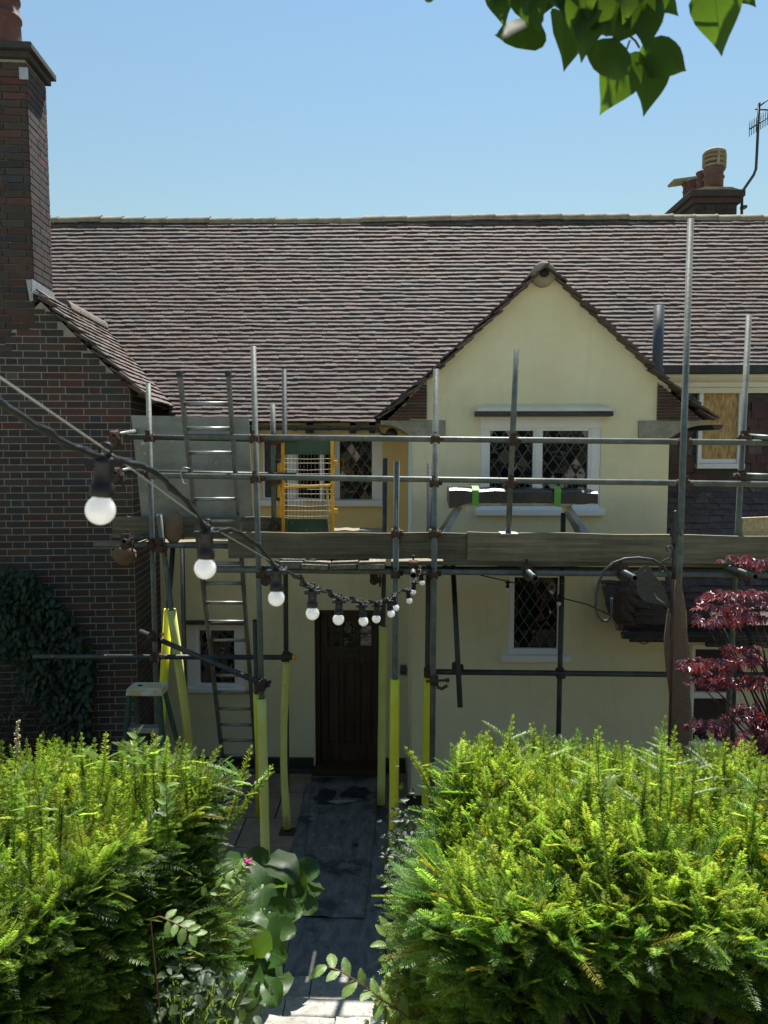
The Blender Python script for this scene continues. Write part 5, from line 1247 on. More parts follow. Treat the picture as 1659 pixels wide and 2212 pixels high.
# ------------------------------------------------------------------ plants
def rnd(a, b_): return random.uniform(a, b_)
def frame(p, d, up, roll=0):
    """matrix with local z along d and local y as close to up as it goes"""
    z = Vector(d).normalized(); y = Vector(up)-z*Vector(up).dot(z)
    if y.length < 1e-3: y = z.orthogonal()
    y.normalize(); x = y.cross(z)
    if roll: x, y = x*math.cos(roll)+y*math.sin(roll), y*math.cos(roll)-x*math.sin(roll)
    return basis(p, x, y, z)
def shoot(seed, Ln, n, nl, nw, radial=False, droop=.15):
    rr = random.Random(seed); m = MB()
    def ax(t_): return Vector((0, -droop*Ln*t_*t_, Ln*t_))
    m.tube([ax(0), ax(.5), ax(1)], [.0022, .0017, .0008], 3, False, smooth=False)
    for i in range(n):
        t_ = .06+.94*i/(n-1); taper = (.65+.35*math.sin(math.pi*min(1, t_*.8+.2)))*(1 if t_ < .85 else 1-.45*(t_-.85)/.15)
        for s_ in (-1, 1):
            b0 = ax(t_+rr.uniform(-.008, .008)); fwd = rr.uniform(.35, .75)+.5*max(0, t_-.8)/.2
            if radial:
                a_ = i*2.4+(0 if s_ > 0 else math.pi)+rr.uniform(-.3, .3); side = Vector((math.cos(a_), math.sin(a_), 0))
            else: side = Vector((s_, rr.uniform(.0, .35), 0)).normalized()
            d = (side+Vector((0, 0, fwd))).normalized(); l_ = nl*taper*rr.uniform(.85, 1.1)
            w_ = d.cross(Vector((0, 1, 0)) if not radial else side.cross(Vector((0, 0, 1)))); w_ = (w_.normalized() if w_.length > .01 else Vector((0, 0, 1)))*nw
            mid = b0+d*l_*.45; tip = b0+d*l_+Vector((0, -l_*.12, 0))
            k = len(m.v); m.v += [tuple(b0), tuple(mid+w_), tuple(tip), tuple(mid-w_)]; m.f.append((k, k+1, k+2, k+3)); m.m.append(0); m.sm.append(False)
    return variant(m)
SH = [shoot(i, rnd(.11, .17), 20, .028, .0024, droop=.05) for i in range(5)]+[shoot(20+i, rnd(.19, .24), 27, .030, .0024, droop=.12) for i in range(2)]+[shoot(40+i, rnd(.10, .20), 24, .023, .0023, True, .02) for i in range(3)]
def inside(poly, x, y):
    c = False; n = len(poly)
    for i in range(n):
        (x1, y1), (x2, y2) = poly[i], poly[(i+1) % n]
        if (y1 > y) != (y2 > y) and x < (x2-x1)*(y-y1)/(y2-y1)+x1: c = not c
    return c
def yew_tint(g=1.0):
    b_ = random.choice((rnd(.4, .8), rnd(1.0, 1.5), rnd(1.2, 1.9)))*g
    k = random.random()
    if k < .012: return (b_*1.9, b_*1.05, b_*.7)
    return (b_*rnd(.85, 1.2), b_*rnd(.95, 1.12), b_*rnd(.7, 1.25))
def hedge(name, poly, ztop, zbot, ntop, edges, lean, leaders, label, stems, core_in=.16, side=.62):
    cx, cyy = sum(p[0] for p in poly)/len(poly), sum(p[1] for p in poly)/len(poly)
    T = thing(name, (cx, cyy, zbot), label, 'hedge', 'clipped yew hedges flanking the steps')
    inst, tints = [], []
    x0, x1 = min(p[0] for p in poly), max(p[0] for p in poly); y0, y1 = min(p[1] for p in poly), max(p[1] for p in poly)
    k = 0
    while k < ntop:
        x, y = rnd(x0, x1), rnd(y0, y1)
        if not inside(poly, x, y): continue
        rel = EYE-Vector((x, y, ztop(x, y)))
        if random.random() > min(1, (2.9/rel.length)**1.2+.25): continue
        k += 1
        z = ztop(x, y)-abs(random.gauss(0, .045))-.03
        ld = Vector((lean[0], lean[1], 0))*rnd(.3, 1.1)+Vector((random.gauss(0, .55), random.gauss(0, .55), 0))
        d = (ld+Vector((0, 0, rnd(.45, 1.5)))).normalized(); far_ = max(0, min(1, (y-2.7)/.7)); v = random.choices(range(10), (3, 3, 3, 3, 3, 1.5*(1-far_)+.1, 1.5*(1-far_)+.1, 1+4*far_, 1+4*far_, 1+4*far_))[0]
        if v > 6: d = Vector((random.gauss(0, .15), random.gauss(0, .15), 1)).normalized()
        inst.append((v, np.array(frame((x, y, z), d, (0, 0, 1), random.gauss(0, .35))@Matrix.Scale(rnd(.8, 1.25), 4)))); tints.append(yew_tint())
    for (a_, b_, nout, cnt, zlo) in edges:
        a_, b_, nout = Vector((*a_, 0)), Vector((*b_, 0)), Vector((*nout, 0)).normalized()
        for _ in range(cnt):
            t_ = random.random(); p = a_.lerp(b_, t_); zt_ = ztop(p.x, p.y); f = random.random()**1.15; z = zt_-(zt_-zlo)*f
            bul = .05*math.sin(p.y*5+z*6)+.04*math.sin(z*9+p.x*7)
            p = p+nout*(bul-abs(random.gauss(0, .06))-.02); p.z = z-.02
            d = (nout*rnd(.5, 1.0)+Vector((random.gauss(0, .4), random.gauss(0, .4), rnd(.0, .9)))).normalized()
            inst.append((random.randrange(7), np.array(frame(p, d, (0, 0, 1), random.gauss(0, .45))@Matrix.Scale(rnd(.8, 1.2), 4)))); tg = yew_tint(side); tints.append((tg[0]*.9, tg[1], tg[2]*1.15))  # side shoots tinted darker: older foliage, plus shade put into the colour
    for (p, h_, tx) in leaders:                       # tall unclipped leaders with side sprays
        n = int(h_/.06)+2
        for j in range(n):
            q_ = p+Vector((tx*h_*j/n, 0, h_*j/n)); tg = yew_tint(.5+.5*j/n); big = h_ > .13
            for _ in range(1): inst.append((7+random.randrange(3), np.array(frame(q_, (tx+random.gauss(0, .06), random.gauss(0, .06), 1), (0, -1, 0), rnd(0, 6))@Matrix.Scale(rnd(.85, 1.1) if big else rnd(.6, .9), 4)))); tints.append(tg)
            if j > n*.55 and big:
                for _ in range(2):
                    a_ = rnd(0, 6.28); inst.append((random.randrange(5), np.array(frame(q_+Vector((0, 0, .04)), (math.cos(a_), math.sin(a_), .5), (0, 0, 1))@Matrix.Scale(rnd(.5, .95), 4)))); tints.append(yew_tint(1.1))
    off = ORG[T.name]
    for _, m_ in inst: m_[0][3] -= off.x; m_[1][3] -= off.y; m_[2][3] -= off.z
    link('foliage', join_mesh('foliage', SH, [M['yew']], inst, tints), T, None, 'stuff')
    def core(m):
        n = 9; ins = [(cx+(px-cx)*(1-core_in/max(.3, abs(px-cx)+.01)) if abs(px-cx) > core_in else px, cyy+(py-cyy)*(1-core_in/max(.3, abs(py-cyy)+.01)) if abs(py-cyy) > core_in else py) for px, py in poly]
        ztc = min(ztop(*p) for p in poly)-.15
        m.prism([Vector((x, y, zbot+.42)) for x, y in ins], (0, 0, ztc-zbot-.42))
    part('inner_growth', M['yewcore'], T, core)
    for s_ in stems:
        part('stem', M['bark'], T, lambda m: m.tube(s_, [.028, .024, .018, .012][:len(s_)], 9))
    return T
def twiggy(x, y, z0, z1, n=3):
    out = []
    for _ in range(n):
        p = Vector((x+rnd(-.12, .12), y+rnd(-.06, .06), z0)); q_ = p+Vector((rnd(-.1, .1), rnd(-.08, .03), (z1-z0)*.45)); out.append([p, q_, q_+Vector((rnd(-.2, .2), rnd(-.06, .06), (z1-z0)*.3)), q_+Vector((rnd(-.35, .35), rnd(-.05, .08), (z1-z0)*.6))])
    return out
def ztR(x, y): return 2.33+.05*math.sin(x*4.1+1)*math.cos(y*3.3)+.04*math.sin(x*9+y*7)+.05*max(0, 1-abs(x-.5)/.5)*(y > 3.2)-.09*max(0, (x-1.0))-.20*(max(0, .5-x)/.5)**2-.10*max(0, 2.75-y)/.35
PR_ = [(.17, 2.66), (.32, 2.47), (3.0, 2.43), (3.0, 3.5), (1.6, 3.62), (.52, 3.66), (.22, 3.42)]
led = []
for px, py, h_, tx in ((1100, 1552, .22, 0), (1050, 1602, .16, .0), (1290, 1566, .55, -.12), (1272, 1620, .3, .1), (1430, 1552, .46, .0), (1455, 1570, .40, .02), (1500, 1606, .34, .02), (1545, 1612, .26, .04), (1180, 1592, .18, 0), (1395, 1640, .3, .05), (985, 1612, .16, -.1), (905, 1610, .14, -.5), (1640, 1650, .3, .1)):
    q_ = PZ(px, py, 2.38+h_); led.append((Vector((q_.x-tx*h_, q_.y, 2.28)), h_, tx))
for _ in range(80):
    x, y = rnd(0, 2.6), rnd(2.9, 3.65)
    if inside(PR_, x, y): led.append((Vector((x, y, ztR(x, y)-.06)), rnd(.03, .17), random.gauss(0, .22)))
stR = [s_ for x in (.9, 1.25, 1.5, 1.8) for s_ in twiggy(x, 2.50, 1.1, 1.98, 3)]
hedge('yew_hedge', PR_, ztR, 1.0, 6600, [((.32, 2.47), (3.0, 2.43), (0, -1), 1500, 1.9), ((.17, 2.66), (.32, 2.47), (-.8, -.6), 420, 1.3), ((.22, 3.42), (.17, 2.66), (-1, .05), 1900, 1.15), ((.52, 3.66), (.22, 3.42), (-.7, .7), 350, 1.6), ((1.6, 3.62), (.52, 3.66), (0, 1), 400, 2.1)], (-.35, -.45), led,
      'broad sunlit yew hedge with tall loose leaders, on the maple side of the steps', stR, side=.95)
A_, B_, C_ = PZ(470, 1678, 2.30), PZ(225, 1850, 2.30), PZ(-10, 2000, 2.30)
D_ = C_+(C_-B_)*1.6
PL_ = [(A_.x, A_.y), (-1.15, A_.y+.22), (-2.2, A_.y+.25), (-3.4, A_.y+.25), (-3.4, D_.y), (D_.x, D_.y), (C_.x, C_.y), (B_.x, B_.y)]
def ztL(x, y): return 2.22+.04*math.sin(x*4.7)*math.cos(y*3.9+1)+.035*math.sin(x*8+y*6)+.05*math.exp(-((x+1.25)/.35)**2)*(y > 3.2)
ledl = []
for px, py, h_, tx in ((22, 1640, .34, .0), (60, 1690, .26, .0), (85, 1690, .24, .0), (130, 1700, .2, .05), (178, 1592, .2, -.1), (222, 1596, .2, .1), (262, 1606, .14, 0), (290, 1590, .24, 0), (312, 1588, .24, 0), (330, 1583, .26, 0), (352, 1600, .2, .05), (372, 1608, .16, .2), (400, 1618, .18, -.05), (430, 1640, .1, .1), (515, 1630, .16, .3), (540, 1650, .16, .7)):
    q_ = PZ(px, py, 2.27+h_+.1); ledl.append((Vector((q_.x-tx*h_, q_.y, 2.22)), h_+.06, tx))
for _ in range(110):
    x, y = rnd(-3, -.8), rnd(2.9, 3.9)
    if inside(PL_, x, y): ledl.append((Vector((x, y, ztL(x, y)-.06)), rnd(.03, .15), random.gauss(0, .22)))
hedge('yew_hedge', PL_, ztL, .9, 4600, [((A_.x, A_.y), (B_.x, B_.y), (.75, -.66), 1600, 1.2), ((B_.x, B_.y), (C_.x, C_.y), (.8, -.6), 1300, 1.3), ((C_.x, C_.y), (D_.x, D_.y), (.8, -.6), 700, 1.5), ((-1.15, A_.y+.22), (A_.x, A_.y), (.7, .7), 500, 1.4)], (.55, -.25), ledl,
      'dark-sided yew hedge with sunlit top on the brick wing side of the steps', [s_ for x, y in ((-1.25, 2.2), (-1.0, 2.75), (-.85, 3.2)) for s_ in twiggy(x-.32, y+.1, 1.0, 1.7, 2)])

# ---- leaf shapes (local y along the blade, z the upper face)
def blade(outline, fold=.25, curl=.1, nrow=6, wavy=0, tip_curl=0):
    """outline: list of (y, half width) from base to tip, unit length"""
    m = MB(); vs = []
    for y, w_ in outline:
        for s_ in (-1, -.5, 0, .5, 1):
            vs.append((s_*w_, y, abs(s_)*w_*fold-curl*y*y+wavy*math.sin(y*14+s_*3)*abs(s_)-tip_curl*max(0, y-.7)**2*4))
    for i in range(len(outline)-1):
        for k in range(4): m.f.append((i*5+k, i*5+k+1, (i+1)*5+k+1, (i+1)*5+k))
    m.v = vs; m.m = [0]*len(m.f); m.sm = [True]*len(m.f); return m
heart = [(0, .05), (.03, .20), (.10, .31), (.22, .375), (.38, .375), (.55, .32), (.70, .23), (.84, .12), (.94, .04), (1, .004)]
ovate = [(0, .03), (.08, .15), (.22, .25), (.4, .28), (.6, .23), (.8, .12), (1, .004)]
obov = [(0, .02), (.05, .10), (.15, .24), (.3, .36), (.5, .44), (.7, .44), (.85, .36), (.95, .22), (1, .08)]
def serr(o): return [(y, w_*(1 if i % 2 else .82)) for i, (y, w_) in enumerate([(k/12, .30*math.sin(math.pi*min(1, (k/12)*.93+.06))**.8) for k in range(13)])]
SERR = serr(0); SERR[-1] = (1, .004)
def lf(p, axis, nrm, size):
    """leaf matrix: blade along axis, upper face towards nrm"""
    y = Vector(axis).normalized(); z = Vector(nrm)-y*Vector(nrm).dot(y); z = z.normalized() if z.length > 1e-3 else y.orthogonal().normalized()
    return basis(p, y.cross(z)*size, y*size, z*size)

# ---- overhanging lilac branch
LT = thing('lilac_branch', P(1250, -200, 1.35), 'green heart-shaped leaves on a twig hanging into the sky', 'branch')
LSH = [blade(heart, rnd(.15, .45), rnd(.05, .2), wavy=.012, tip_curl=rnd(0, .25)) for _ in range(4)]
def lz(x, y): return (895.9+x*.46, y*.46-5)
LV = [((90, -90), (100, 28)), ((420, -70), (405, 100)), ((520, -60), (580, 135)), ((600, 115), (365, 228)), ((690, 30), (720, 325)), ((830, -30), (795, 250)), ((930, 10), (890, 222)), ((1060, 20), (1100, 215)), ((1050, -30), (1240, 66)), ((945, 190), (885, 430)), ((1010, 265), (890, 520)), ((1080, 240), (1105, 518)), ((1075, 215), (1275, 360)), ((1395, -110), (1440, 228)), ((1470, -40), (1605, 20)), ((700, -120), (640, 90)), ((760, -140), (820, 80)), ((900, -150), (960, 12)), ((1150, -160), (1110, 40)), ((560, -150), (520, 40)), ((1000, 60), (940, 210)), ((850, 20), (860, 190)), ((640, -60), (610, 60)), ((740, -40), (760, 140)), ((470, -90), (470, 60)), ((960, -60), (1010, 90)), ((1120, -70), (1160, 70)), ((880, -60), (910, 80)), ((350, -90), (370, 30)), ((820, 60), (770, 170))]
lin = []
for k, (b_, t_) in enumerate(LV):
    Yk = 1.36+rnd(-.07, .07); p0, p1 = P(*lz(*b_), Yk), P(*lz(*t_), Yk-.03); ln = (p1-p0).length
    if ln > .105: p0 = p1+(p0-p1)*(.105/ln); ln = .105
    nr_ = (Vector((rnd(-.5, .5), -1, rnd(-.35, .35)))).normalized()
    lin.append((k % 4, 0, lf(p0, p1-p0, nr_*(1 if k % 3 else -1), ln)))
for _ in range(110):                                  # rest of the branch, unseen above, added to shade the leaves in view
    p = P(*lz(rnd(300, 1750), rnd(-1000, -330)), 1.42+rnd(-.1, .4)); ax = Vector((rnd(-.6, .6), rnd(-.6, .4), -1))
    lin.append((random.randrange(4), 0, lf(p, ax, Vector((rnd(-1, 1), rnd(-1, 1), rnd(.2, 1))), rnd(.07, .10))))
emit('leaf', 'leaves', LSH, ['lilac'], lin, LT, 140)
tw = [P(*lz(1120, -420), 1.40), P(*lz(1080, -120), 1.38), P(*lz(1045, 5), 1.36), P(*lz(985, 80), 1.36), P(*lz(930, 130), 1.36), P(*lz(905, 175), 1.36)]
part('twig', M['redtwig'], LT, lambda m: m.tube(tw, [.006, .005, .004, .0032, .0026, .002], 7))
for a_, b_ in (((985, 80), (1010, 180)), ((1010, 180), (1055, 235)), ((1010, 200), (980, 275)), ((1040, 10), (920, 20)), ((1080, -120), (600, -60)), ((1080, -130), (1400, -100)), ((930, 130), (860, 60)), ((600, -60), (600, 110)), ((700, -70), (690, 40))):
    part('twig', M['redtwig'], LT, lambda m: m.tube([P(*lz(*a_), 1.36), P(*lz((a_[0]+b_[0])/2+4, (a_[1]+b_[1])/2-5), 1.37), P(*lz(*b_), 1.36)], .0018, 6))

# ---- bergenia clump by the steps
BG_ = thing('bergenia', (-.95, 4.1, slope_z(4.1)-.05), 'clump of large rounded leathery leaves spilling beside the steps', 'plant')
BSH = [blade(obov, rnd(.15, .42), rnd(.1, .35), wavy=.05, tip_curl=rnd(-.1, .3)) for _ in range(5)]
bl = [(600, 1868, 4.9, 88, 1), (655, 1880, 5.0, 60, .6), (640, 1935, 4.9, 62, .2), (675, 1905, 5.0, 58, .3), (545, 1890, 4.6, 70, .3), (590, 1915, 4.6, 60, -.2), (520, 1930, 4.4, 66, -.1), (565, 1950, 4.3, 74, .3), (597, 1968, 4.2, 62, 1), (535, 1995, 4.0, 84, -.2), (500, 1985, 4.0, 60, -.8), (575, 2010, 4.0, 78, .25), (605, 2010, 4.1, 58, .9), (550, 2050, 3.8, 82, -.2), (515, 2065, 3.8, 66, -.6), (590, 2060, 3.85, 60, .6), (575, 2090, 3.8, 70, .4), (540, 2120, 3.7, 70, -.1), (600, 2110, 3.75, 66, .6), (500, 2110, 3.6, 60, -.7), (525, 2150, 3.6, 70, -.3), (545, 2180, 3.55, 64, .1), (480, 2040, 3.9, 56, -.9), (495, 1950, 4.2, 52, -.9), (620, 1975, 4.3, 54, .7), (560, 1860, 4.9, 60, -.3), (625, 1900, 4.9, 70, .5), (585, 2140, 3.65, 52, .4), (570, 1985, 4.15, 60, -.1), (520, 2020, 3.9, 60, -.4), (510, 1860, 4.8, 50, -.5), (660, 1950, 4.85, 48, .9)]
bi = []
for k, (px, py, Y, s_, ax_) in enumerate(bl):
    c = P(px, py, Y); sz = s_/1659*(c-EYE).length*1.0
    ax = Vector((ax_+rnd(-.3, .3), rnd(-.9, -.2), rnd(-.25, .6))); nr_ = Vector((rnd(-.9, .9), rnd(-1.1, .3), 1))
    m_ = lf(c-ax.normalized()*sz*.55, ax, nr_, sz); bi.append((k % 5, 0, m_))
    b0 = m_.translation; root = Vector((min(b0.x, -.75)-.12, b0.y+.12, slope_z(b0.y+.12)-.05))
    part('leaf_stalk', M['greenstem'], BG_, lambda m: m.tube([root, root.lerp(b0, .55)+Vector((0, 0, .05)), b0], .006, 6))
emit('leaf', 'leaves', BSH, ['berg'], bi, BG_, 60)

# ---- creeper on the brick wing
CR = thing('creeper', Wp(-1.4, -.1, 0), 'dark leafy creeper climbing the brick wing beside the hedge', 'climber')
CSH = [blade(ovate, rnd(.1, .35), rnd(.1, .3)) for _ in range(4)]
cpoly = [(-60, 1215), (30, 1222), (70, 1235), (100, 1268), (135, 1310), (165, 1345), (190, 1390), (205, 1440), (200, 1520), (190, 1600), (150, 1640), (60, 1480), (20, 1420), (-60, 1400)]
ci, cm, ct = [], [], []
def creeper_leaf():
    while True:
        px, py = rnd(-60, 215), rnd(1210, 1650)
        if inside(cpoly, px, py) or (random.random() < .12 and px < 190 and py > 1400): break
    u, z = on_wing(px, py, -.12); edge = min(1, max(.25, (px+60)/200))
    p = Wp(u, -rnd(.02, .26)*(1.25-edge*.6), z)
    ax = Vector((rnd(-.7, .7), -rnd(.2, .8), rnd(-1.1, -.1))); return p, lf(p, ax, Vector((rnd(-.3, .3), -1, rnd(.1, .9))), rnd(.05, .095))
for _ in range(300): ci.append((random.randrange(4), 0, creeper_leaf()[1]))
emit('leaf', 'leaves', CSH, ['ivy'], ci, CR, 300)
offc = ORG[CR.name]
for _ in range(1700):
    m_ = Matrix.Translation(-offc)@creeper_leaf()[1]; cm.append((random.randrange(4), np.array(m_))); b_ = rnd(.6, 1.3); ct.append((b_, b_, b_))
link('leaves', join_mesh('leaves', [variant(s_) for s_ in CSH], [M['ivyt']], cm, ct), CR, None, 'stuff')
def stems(m):
    for _ in range(70):
        px = rnd(-40, 200); py = rnd(1440, 1560); u, z = on_wing(px, py, -.05); pts = [Wp(u, -.04, z)]
        for k in range(5): pts.append(pts[-1]+e1*random.gauss(0, .05)+e2*random.gauss(0, .015)-ZV*(z/6))
        m.tube(pts, .0035, 4, False)
part('stems', M['bark'], CR, stems, 'stuff')

# ---- japanese maple
MP = thing('japanese_maple', (2.35, 4.6, .1), 'purple-red Japanese maple with fine pointed leaves in layered sprays', 'tree')
def maple_leaf(seed):
    rr = random.Random(seed); m = MB()
    for a_, l_ in ((-115, .42), (-72, .72), (-36, .9), (0, 1.0), (36, .9), (72, .72), (115, .42)):
        a_ = R(a_+rr.uniform(-6, 6)); d = Vector((math.sin(a_), math.cos(a_), 0)); s_ = Vector((d.y, -d.x, 0)); l_ *= rr.uniform(.9, 1.1)*.62
        k = len(m.v); dz = -.22*l_
        m.v += [(0, 0, 0), tuple(d*l_*.42+s_*.085+Vector((0, 0, .02))), tuple(d*l_+Vector((0, 0, dz))), tuple(d*l_*.42-s_*.085+Vector((0, 0, .02)))]
        m.f.append((k, k+1, k+2, k+3)); m.m.append(0); m.sm.append(False)
    return m
MSH = [maple_leaf(i) for i in range(5)]
sprays = [(1640, 1215, 4.3, 60, 18, 26), (1600, 1205, 4.4, 30, 12, 10), (1590, 1285, 4.2, 70, 14, 34), (1560, 1310, 4.3, 60, 12, 30), (1545, 1338, 4.2, 45, 14, 26), (1620, 1330, 4.3, 60, 22, 34), (1650, 1290, 4.4, 40, 24, 20),
          (1530, 1432, 4.2, 70, 16, 46), (1500, 1440, 4.1, 38, 10, 20), (1560, 1470, 4.3, 60, 26, 46), (1620, 1420, 4.4, 60, 18, 24), (1640, 1470, 4.3, 40, 20, 20), (1600, 1400, 4.4, 60, 10, 16), (1525, 1560, 4.2, 28, 14, 16), (1550, 1575, 4.2, 46, 24, 30), (1610, 1540, 4.4, 60, 30, 36), (1630, 1600, 4.5, 50, 40, 40), (1560, 1640, 4.2, 40, 20, 20), (1610, 1660, 4.2, 60, 26, 40), (1590, 1690, 4.1, 60, 20, 30), (1650, 1560, 4.6, 40, 60, 40)]
mi_ = []
for cxp, cyp, Y, sw, sh_, n in sprays:
    for _ in range(n):
        px, py = random.gauss(cxp, sw*.45), random.gauss(cyp, sh_*.32)
        if px < 1462: continue
        p = P(px, py, Y+random.gauss(0, .12)); s_ = rnd(.065, .10)
        ax = Vector((rnd(-1, .4), rnd(-1, .1), rnd(-.7, -.05))); mi_.append((random.randrange(5), 0 if random.random() < .5 else 1, lf(p, ax, Vector((rnd(-.4, .4), rnd(-.5, .2), 1)), s_)))
random.shuffle(mi_)
emit('leaf', 'leaves', MSH, ['maple', 'maple2'], mi_, MP, 300)
base = Vector((2.35, 4.65, .1)); crotch = P(1650, 1720, 4.6)
part('trunk', M['redtwig'], MP, lambda m: m.tube([base, base.lerp(crotch, .6)+Vector((.05, 0, 0)), crotch], [.045, .035, .028], 10))
for cxp, cyp, Y, sw, sh_, n in sprays:
    e = P(cxp-sw*.5, cyp+4, Y)
    st = crotch+Vector((.05*(cxp-1600)/60, 0, rnd(0, .2))); mid = st.lerp(e, .6)+Vector((.12, .05, -.02))
    part('branch', M['redtwig'], MP, lambda m: m.tube([st, st.lerp(mid, .5)+Vector((.06, 0, .05)), mid, e], [.011, .008, .005, .002], 7))

# ---- small plants
def sprig(name, label, cat, pts, leaves, mat, stemmat, shp, r=.003, group=None):
    T = thing(name, pts[0], label, cat, group)
    part('stem', M[stemmat], T, lambda m: m.tube(pts, [r]+[r*.8]*(len(pts)-2)+[r*.4], 6))
    emit('leaf', 'leaves', shp, [mat], leaves, T, 80); return T
VSH = [blade(SERR, rnd(.1, .3), rnd(.1, .3), wavy=.015) for _ in range(4)]
OSH = [blade(ovate, rnd(.1, .35), rnd(.1, .35)) for _ in range(4)]
def along(pts, n, size, spread=.8, droop=.1, shp=4, t0=.1):
    out = []; N_ = len(pts)-1
    for i in range(n):
        f = t0+(1-t0)*i/(n-1); k = min(N_-1, int(f*N_)); p = pts[k].lerp(pts[k+1], f*N_-k); d = (pts[k+1]-pts[k]).normalized(); sd = d.cross(Vector((0, -.5, 1))).normalized()*(1 if i % 2 else -1)
        ax = d*rnd(.3, .8)+sd*spread*rnd(.6, 1.2)+Vector((rnd(-.3, .3), rnd(-.3, .3), -droop+rnd(-.3, .2))); out.append((random.randrange(shp), 0, lf(p, ax, Vector((rnd(-.3, .3), rnd(-.8, -.2), 1)), size*rnd(.8, 1.15))))
    return out
pz = [P(x, y, Y) for x, y, Y in ((905, 2235, 2.75), (885, 2203, 2.70), (862, 2183, 2.68), (826, 2161, 2.64), (800, 2140, 2.62), (770, 2119, 2.6), (733, 2097, 2.6), (705, 2087, 2.6))]
pz.insert(0, Vector((pz[0].x+.05, pz[0].y+.1, slope_z(2.8)-.05)))
sprig('elm_sucker', 'arching shoot of toothed green leaves reaching over the stone steps', 'plant', pz, along(pz, 13, .066, .9, .05, t0=.25), 'weed', 'brownstem', VSH)
pz = [Vector((.0, 3.2, slope_z(3.2)-.05))]+[P(x, y, Y) for x, y, Y in ((905, 2170, 3.0), (870, 2110, 2.98), (845, 2070, 2.95), (832, 2030, 2.95), (838, 2008, 2.95))]
sprig('elm_sucker', 'upright shoot of toothed leaves against the foot of the sunlit hedge', 'plant', pz, along(pz, 11, .072, .9, .05, t0=.35), 'weed', 'brownstem', VSH)
pz = [Vector((-.95, 3.0, slope_z(3.0)-.05))]+[P(x, y, Y) for x, y, Y in ((325, 1985, 2.55), (345, 1980, 2.5), (370, 1990, 2.48), (395, 2003, 2.46), (422, 2018, 2.45))]
sprig('raspberry_cane', 'thin raspberry cane with pale leaves poking out of the dark hedge side', 'plant', pz, along(pz, 9, .05, .9, .1, t0=.5), 'weed', 'brownstem', VSH)
pz = [Vector((-.85, 3.3, slope_z(3.3)-.05))]+[P(x, y, Y) for x, y, Y in ((372, 1985, 3.1), (420, 1950, 3.1), (470, 1915, 3.12), (508, 1892, 3.15), (528, 1876, 3.15), (536, 1862, 3.15))]
va = sprig('red_valerian', 'long leaning stem with a small pink flower head above the bergenia', 'flower', pz, along(pz, 14, .05, .7, .0, t0=.4), 'weed', 'greenstem', OSH)
fc = pz[-1]
for k in range(26):
    p = fc+Vector((random.gauss(0, .009), random.gauss(0, .009), random.gauss(.004, .006)))
    part('petal', M['flower'], va, lambda m: m.obox(p, (.0035, 0, .001), (0, .0035, 0), (0, 0, .003)))
for nm, lab, spots in (('spindle_seedling', 'bright seedling with broad pointed leaves rising out of the dark-sided hedge', ((300, 1620, 3.35), (296, 1600, 3.35), (315, 1650, 3.3))), ('spindle_seedling', 'broad-leaved seedling near the ladder end of the dark-sided hedge', ((352, 1730, 3.1), (360, 1715, 3.1), (340, 1745, 3.1)))):
    top = P(*spots[1]); pz = [Vector((top.x, top.y+.02, 2.2)), top.lerp(Vector((top.x, top.y, 2.2)), .4), top+Vector((0, 0, .03))]
    sprig(nm, lab, 'seedling', pz, along(pz, 10, .05, .9, -.3, t0=.45), 'weed', 'greenstem', OSH)
sp0 = P(30, 1690, 3.3); sp1 = P(40, 1558, 3.3)
SPK = thing('seed_spike', sp0, 'dry brown seed spike standing above the hedge by the creeper', 'seed head')
part('stem', M['brownstem'], SPK, lambda m: m.tube([sp0+Vector((0, 0, -.2)), sp0, sp1], .0018, 5))
part('seed_head', M['newwood'], SPK, lambda m: [m.obox(sp0.lerp(sp1, .45+.55*k/24)+Vector((random.gauss(0, .004), random.gauss(0, .004), 0)), (.004, 0, 0), (0, .004, 0), (0, 0, .005)) for k in range(25)], 'stuff')
def mass(name, label, cat, kind_mat, shp, n, place, size, nrm=(0, -.5, 1), root=None, group=None):
    T = thing(name, root, label, cat, group); off = ORG[T.name]; inst, tn = [], []
    for _ in range(n):
        p = place(); ax = Vector((rnd(-1, 1), rnd(-1, .4), rnd(-.5, .6)))
        inst.append((random.randrange(len(shp)), np.array(Matrix.Translation(-off)@lf(p, ax, Vector(nrm)+Vector((rnd(-.6, .6), rnd(-.6, .6), 0)), size*rnd(.6, 1.25))))); b_ = rnd(.6, 1.3); tn.append((b_*rnd(.9, 1.2), b_, b_*rnd(.7, 1)))
    link('leaves', join_mesh('leaves', [variant(s_) for s_ in shp], [M[kind_mat]], inst, tn), T, None, 'stuff')
    def st(m):
        for _ in range(14):
            e = place(); b0 = Vector((root[0]+rnd(-.1, .1), e.y+rnd(-.03, .03), slope_z(e.y)-.05)); m.tube([b0, b0.lerp(e, .5)+Vector((rnd(-.04, .04), 0, .03)), e], .003, 4, False)
    part('stems', M['greenstem'], T, st, 'stuff'); return T
def in_blob(cx, cy, Y, sx, sy_, sY):
    def f():
        while True:
            p = P(random.gauss(cx, sx), random.gauss(cy, sy_), Y+random.gauss(0, sY))
            if p.z > slope_z(p.y)+.0: return p
    return f
mass('weed_clump', 'pale yellow-green weeds lit by the sun at the foot of the broad hedge', 'weeds', 'weedt', OSH+VSH, 420, in_blob(868, 2150, 3.05, 22, 40, .12), .045, root=(-.02, 3.1, slope_z(3.1)-.05))
mass('weed_clump', 'low green weeds in shade at the foot of the dark-sided hedge', 'weeds', 'fernt', OSH+VSH, 520, in_blob(400, 2160, 3.0, 60, 45, .15), .05, root=(-.85, 3.0, slope_z(3.0)-.05))
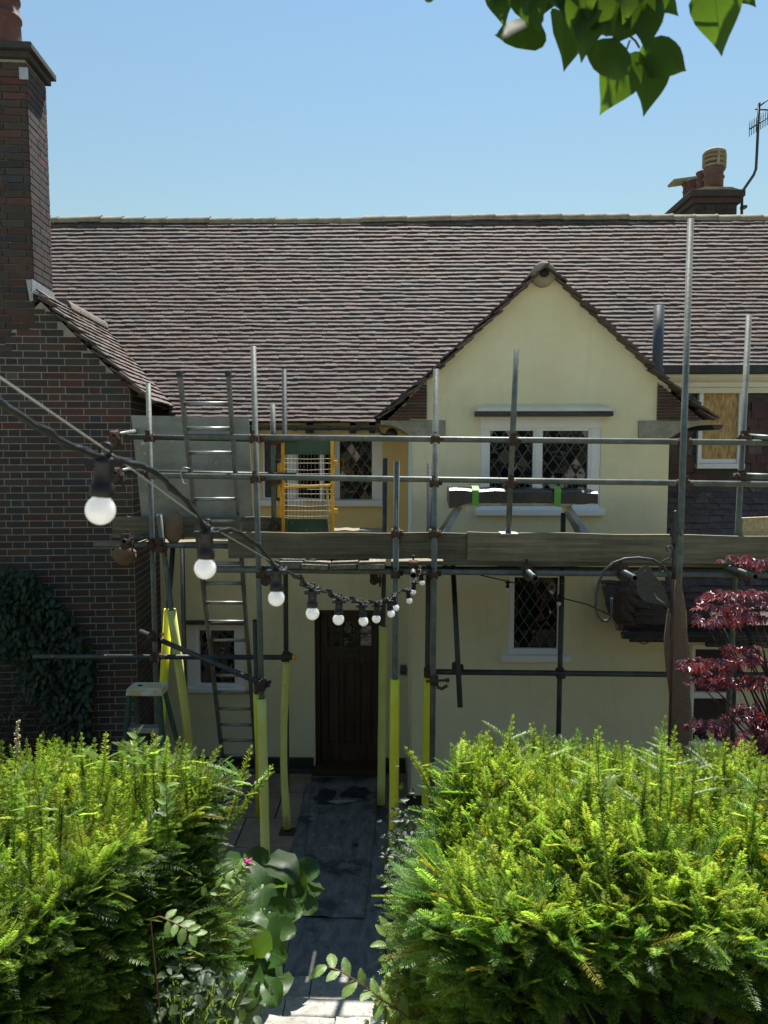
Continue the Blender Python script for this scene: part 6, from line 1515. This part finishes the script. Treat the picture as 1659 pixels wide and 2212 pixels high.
mass('shade_plant', 'dark feathery plant in shade between the path sheet and the broad hedge', 'plant', 'fernt', OSH, 700, in_blob(862, 1900, 4.6, 14, 75, .3), .04, root=(.05, 4.7, .1))
mass('box_shrub', 'small-leaved glossy shrub between the broad hedge and the maple', 'shrub', 'weedt', OSH, 1500, in_blob(1625, 1765, 3.9, 32, 50, .14), .028, root=(1.95, 3.95, .5))
def grass(m):
    for _ in range(260):
        p0 = P(rnd(360, 490), rnd(2130, 2240), rnd(2.8, 3.2)); p0.z = max(slope_z(p0.y)-.04, p0.z-.12); l_ = rnd(.12, .26); a_ = rnd(-1, 1); q_ = p0+Vector((a_*l_*.35, rnd(-.1, .05)*l_, l_*.75)); e = q_+Vector((a_*l_*.5, -.1*l_, l_*.05)); w_ = Vector((.0022, 0, 0))
        m.add([p0-w_, p0+w_, q_+w_, e, q_-w_], [(0, 1, 2, 4), (4, 2, 3)])
mg = MB(); grass(mg); og = mg.build('grass', M['weed'], at=(-.8, 3.0, slope_z(3.0)), kind='stuff'); tag(og, 'thin arching grass blades beside the bergenia and steps', 'grass')

# ---- tall unseen trees, facing the house (they darken its foot and show in its panes)
TSH = [blade(ovate, rnd(.1, .35), rnd(.1, .35)) for _ in range(3)]
def tree(x, y, h_, w_, label):
    T = thing('garden_tree', (x, y, slope_z(y)-.1), label, 'tree', 'unseen trees facing the house'); off = ORG[T.name]
    z0 = off.z; part('trunk', M['bark'], T, lambda m: m.tube([(x, y, z0), (x+.1, y, z0+h_*.3), (x-.05, y+.1, z0+h_*.62), (x, y, z0+h_*.9)], [.22, .17, .11, .03], 10))
    for k in range(7):
        a_ = k*2.4; zb_ = z0+h_*(.28+.08*k); e = Vector((x+math.cos(a_)*w_*.7, y+math.sin(a_)*w_*.7, zb_+h_*.14)); s0 = Vector((x, y, zb_))
        part('limb', M['bark'], T, lambda m: m.tube([s0, s0.lerp(e, .5)+Vector((0, 0, .15)), e], [.07, .045, .015], 7))
    inst, tn = [], []; cl_ = []
    for k in range(46):
        a_, t_ = rnd(0, 6.28), rnd(.0, 1); rr = w_*(.35+.65*math.sin(math.pi*(t_*.85+.1)))*math.sqrt(random.random()); cl_.append(Vector((x+math.cos(a_)*rr, y+math.sin(a_)*rr, z0+h_*(.12+.88*t_))))
    for _ in range(2600):
        c = random.choice(cl_); p = c+Vector((random.gauss(0, w_*.16), random.gauss(0, w_*.16), random.gauss(0, h_*.05)))
        inst.append((random.randrange(3), np.array(Matrix.Translation(-off)@lf(p, Vector((rnd(-1, 1), rnd(-1, 1), rnd(-1, .3))), Vector((rnd(-.7, .7), rnd(-.7, .7), 1)), rnd(.28, .5))))); b_ = rnd(.6, 1.3); tn.append((b_, b_, b_))
    link('crown', join_mesh('crown', [variant(s_) for s_ in TSH], [M['ivyt']], inst, tn), T, None, 'stuff')
for k, (x, y, h_, w_) in enumerate(((-13, -8.5, 6.5, 2.2), (-8, -10.8, 7.2, 2.5), (-3.8, -11.2, 7, 2.5), (.6, -11.6, 7.4, 2.6), (4.8, -11.2, 7, 2.5), (8.6, -10.6, 7.2, 2.5), (13.4, -8, 6.5, 2.2))):
    tree(x, y, h_, w_, 'unseen tall leafy tree facing the house to darken its foot')
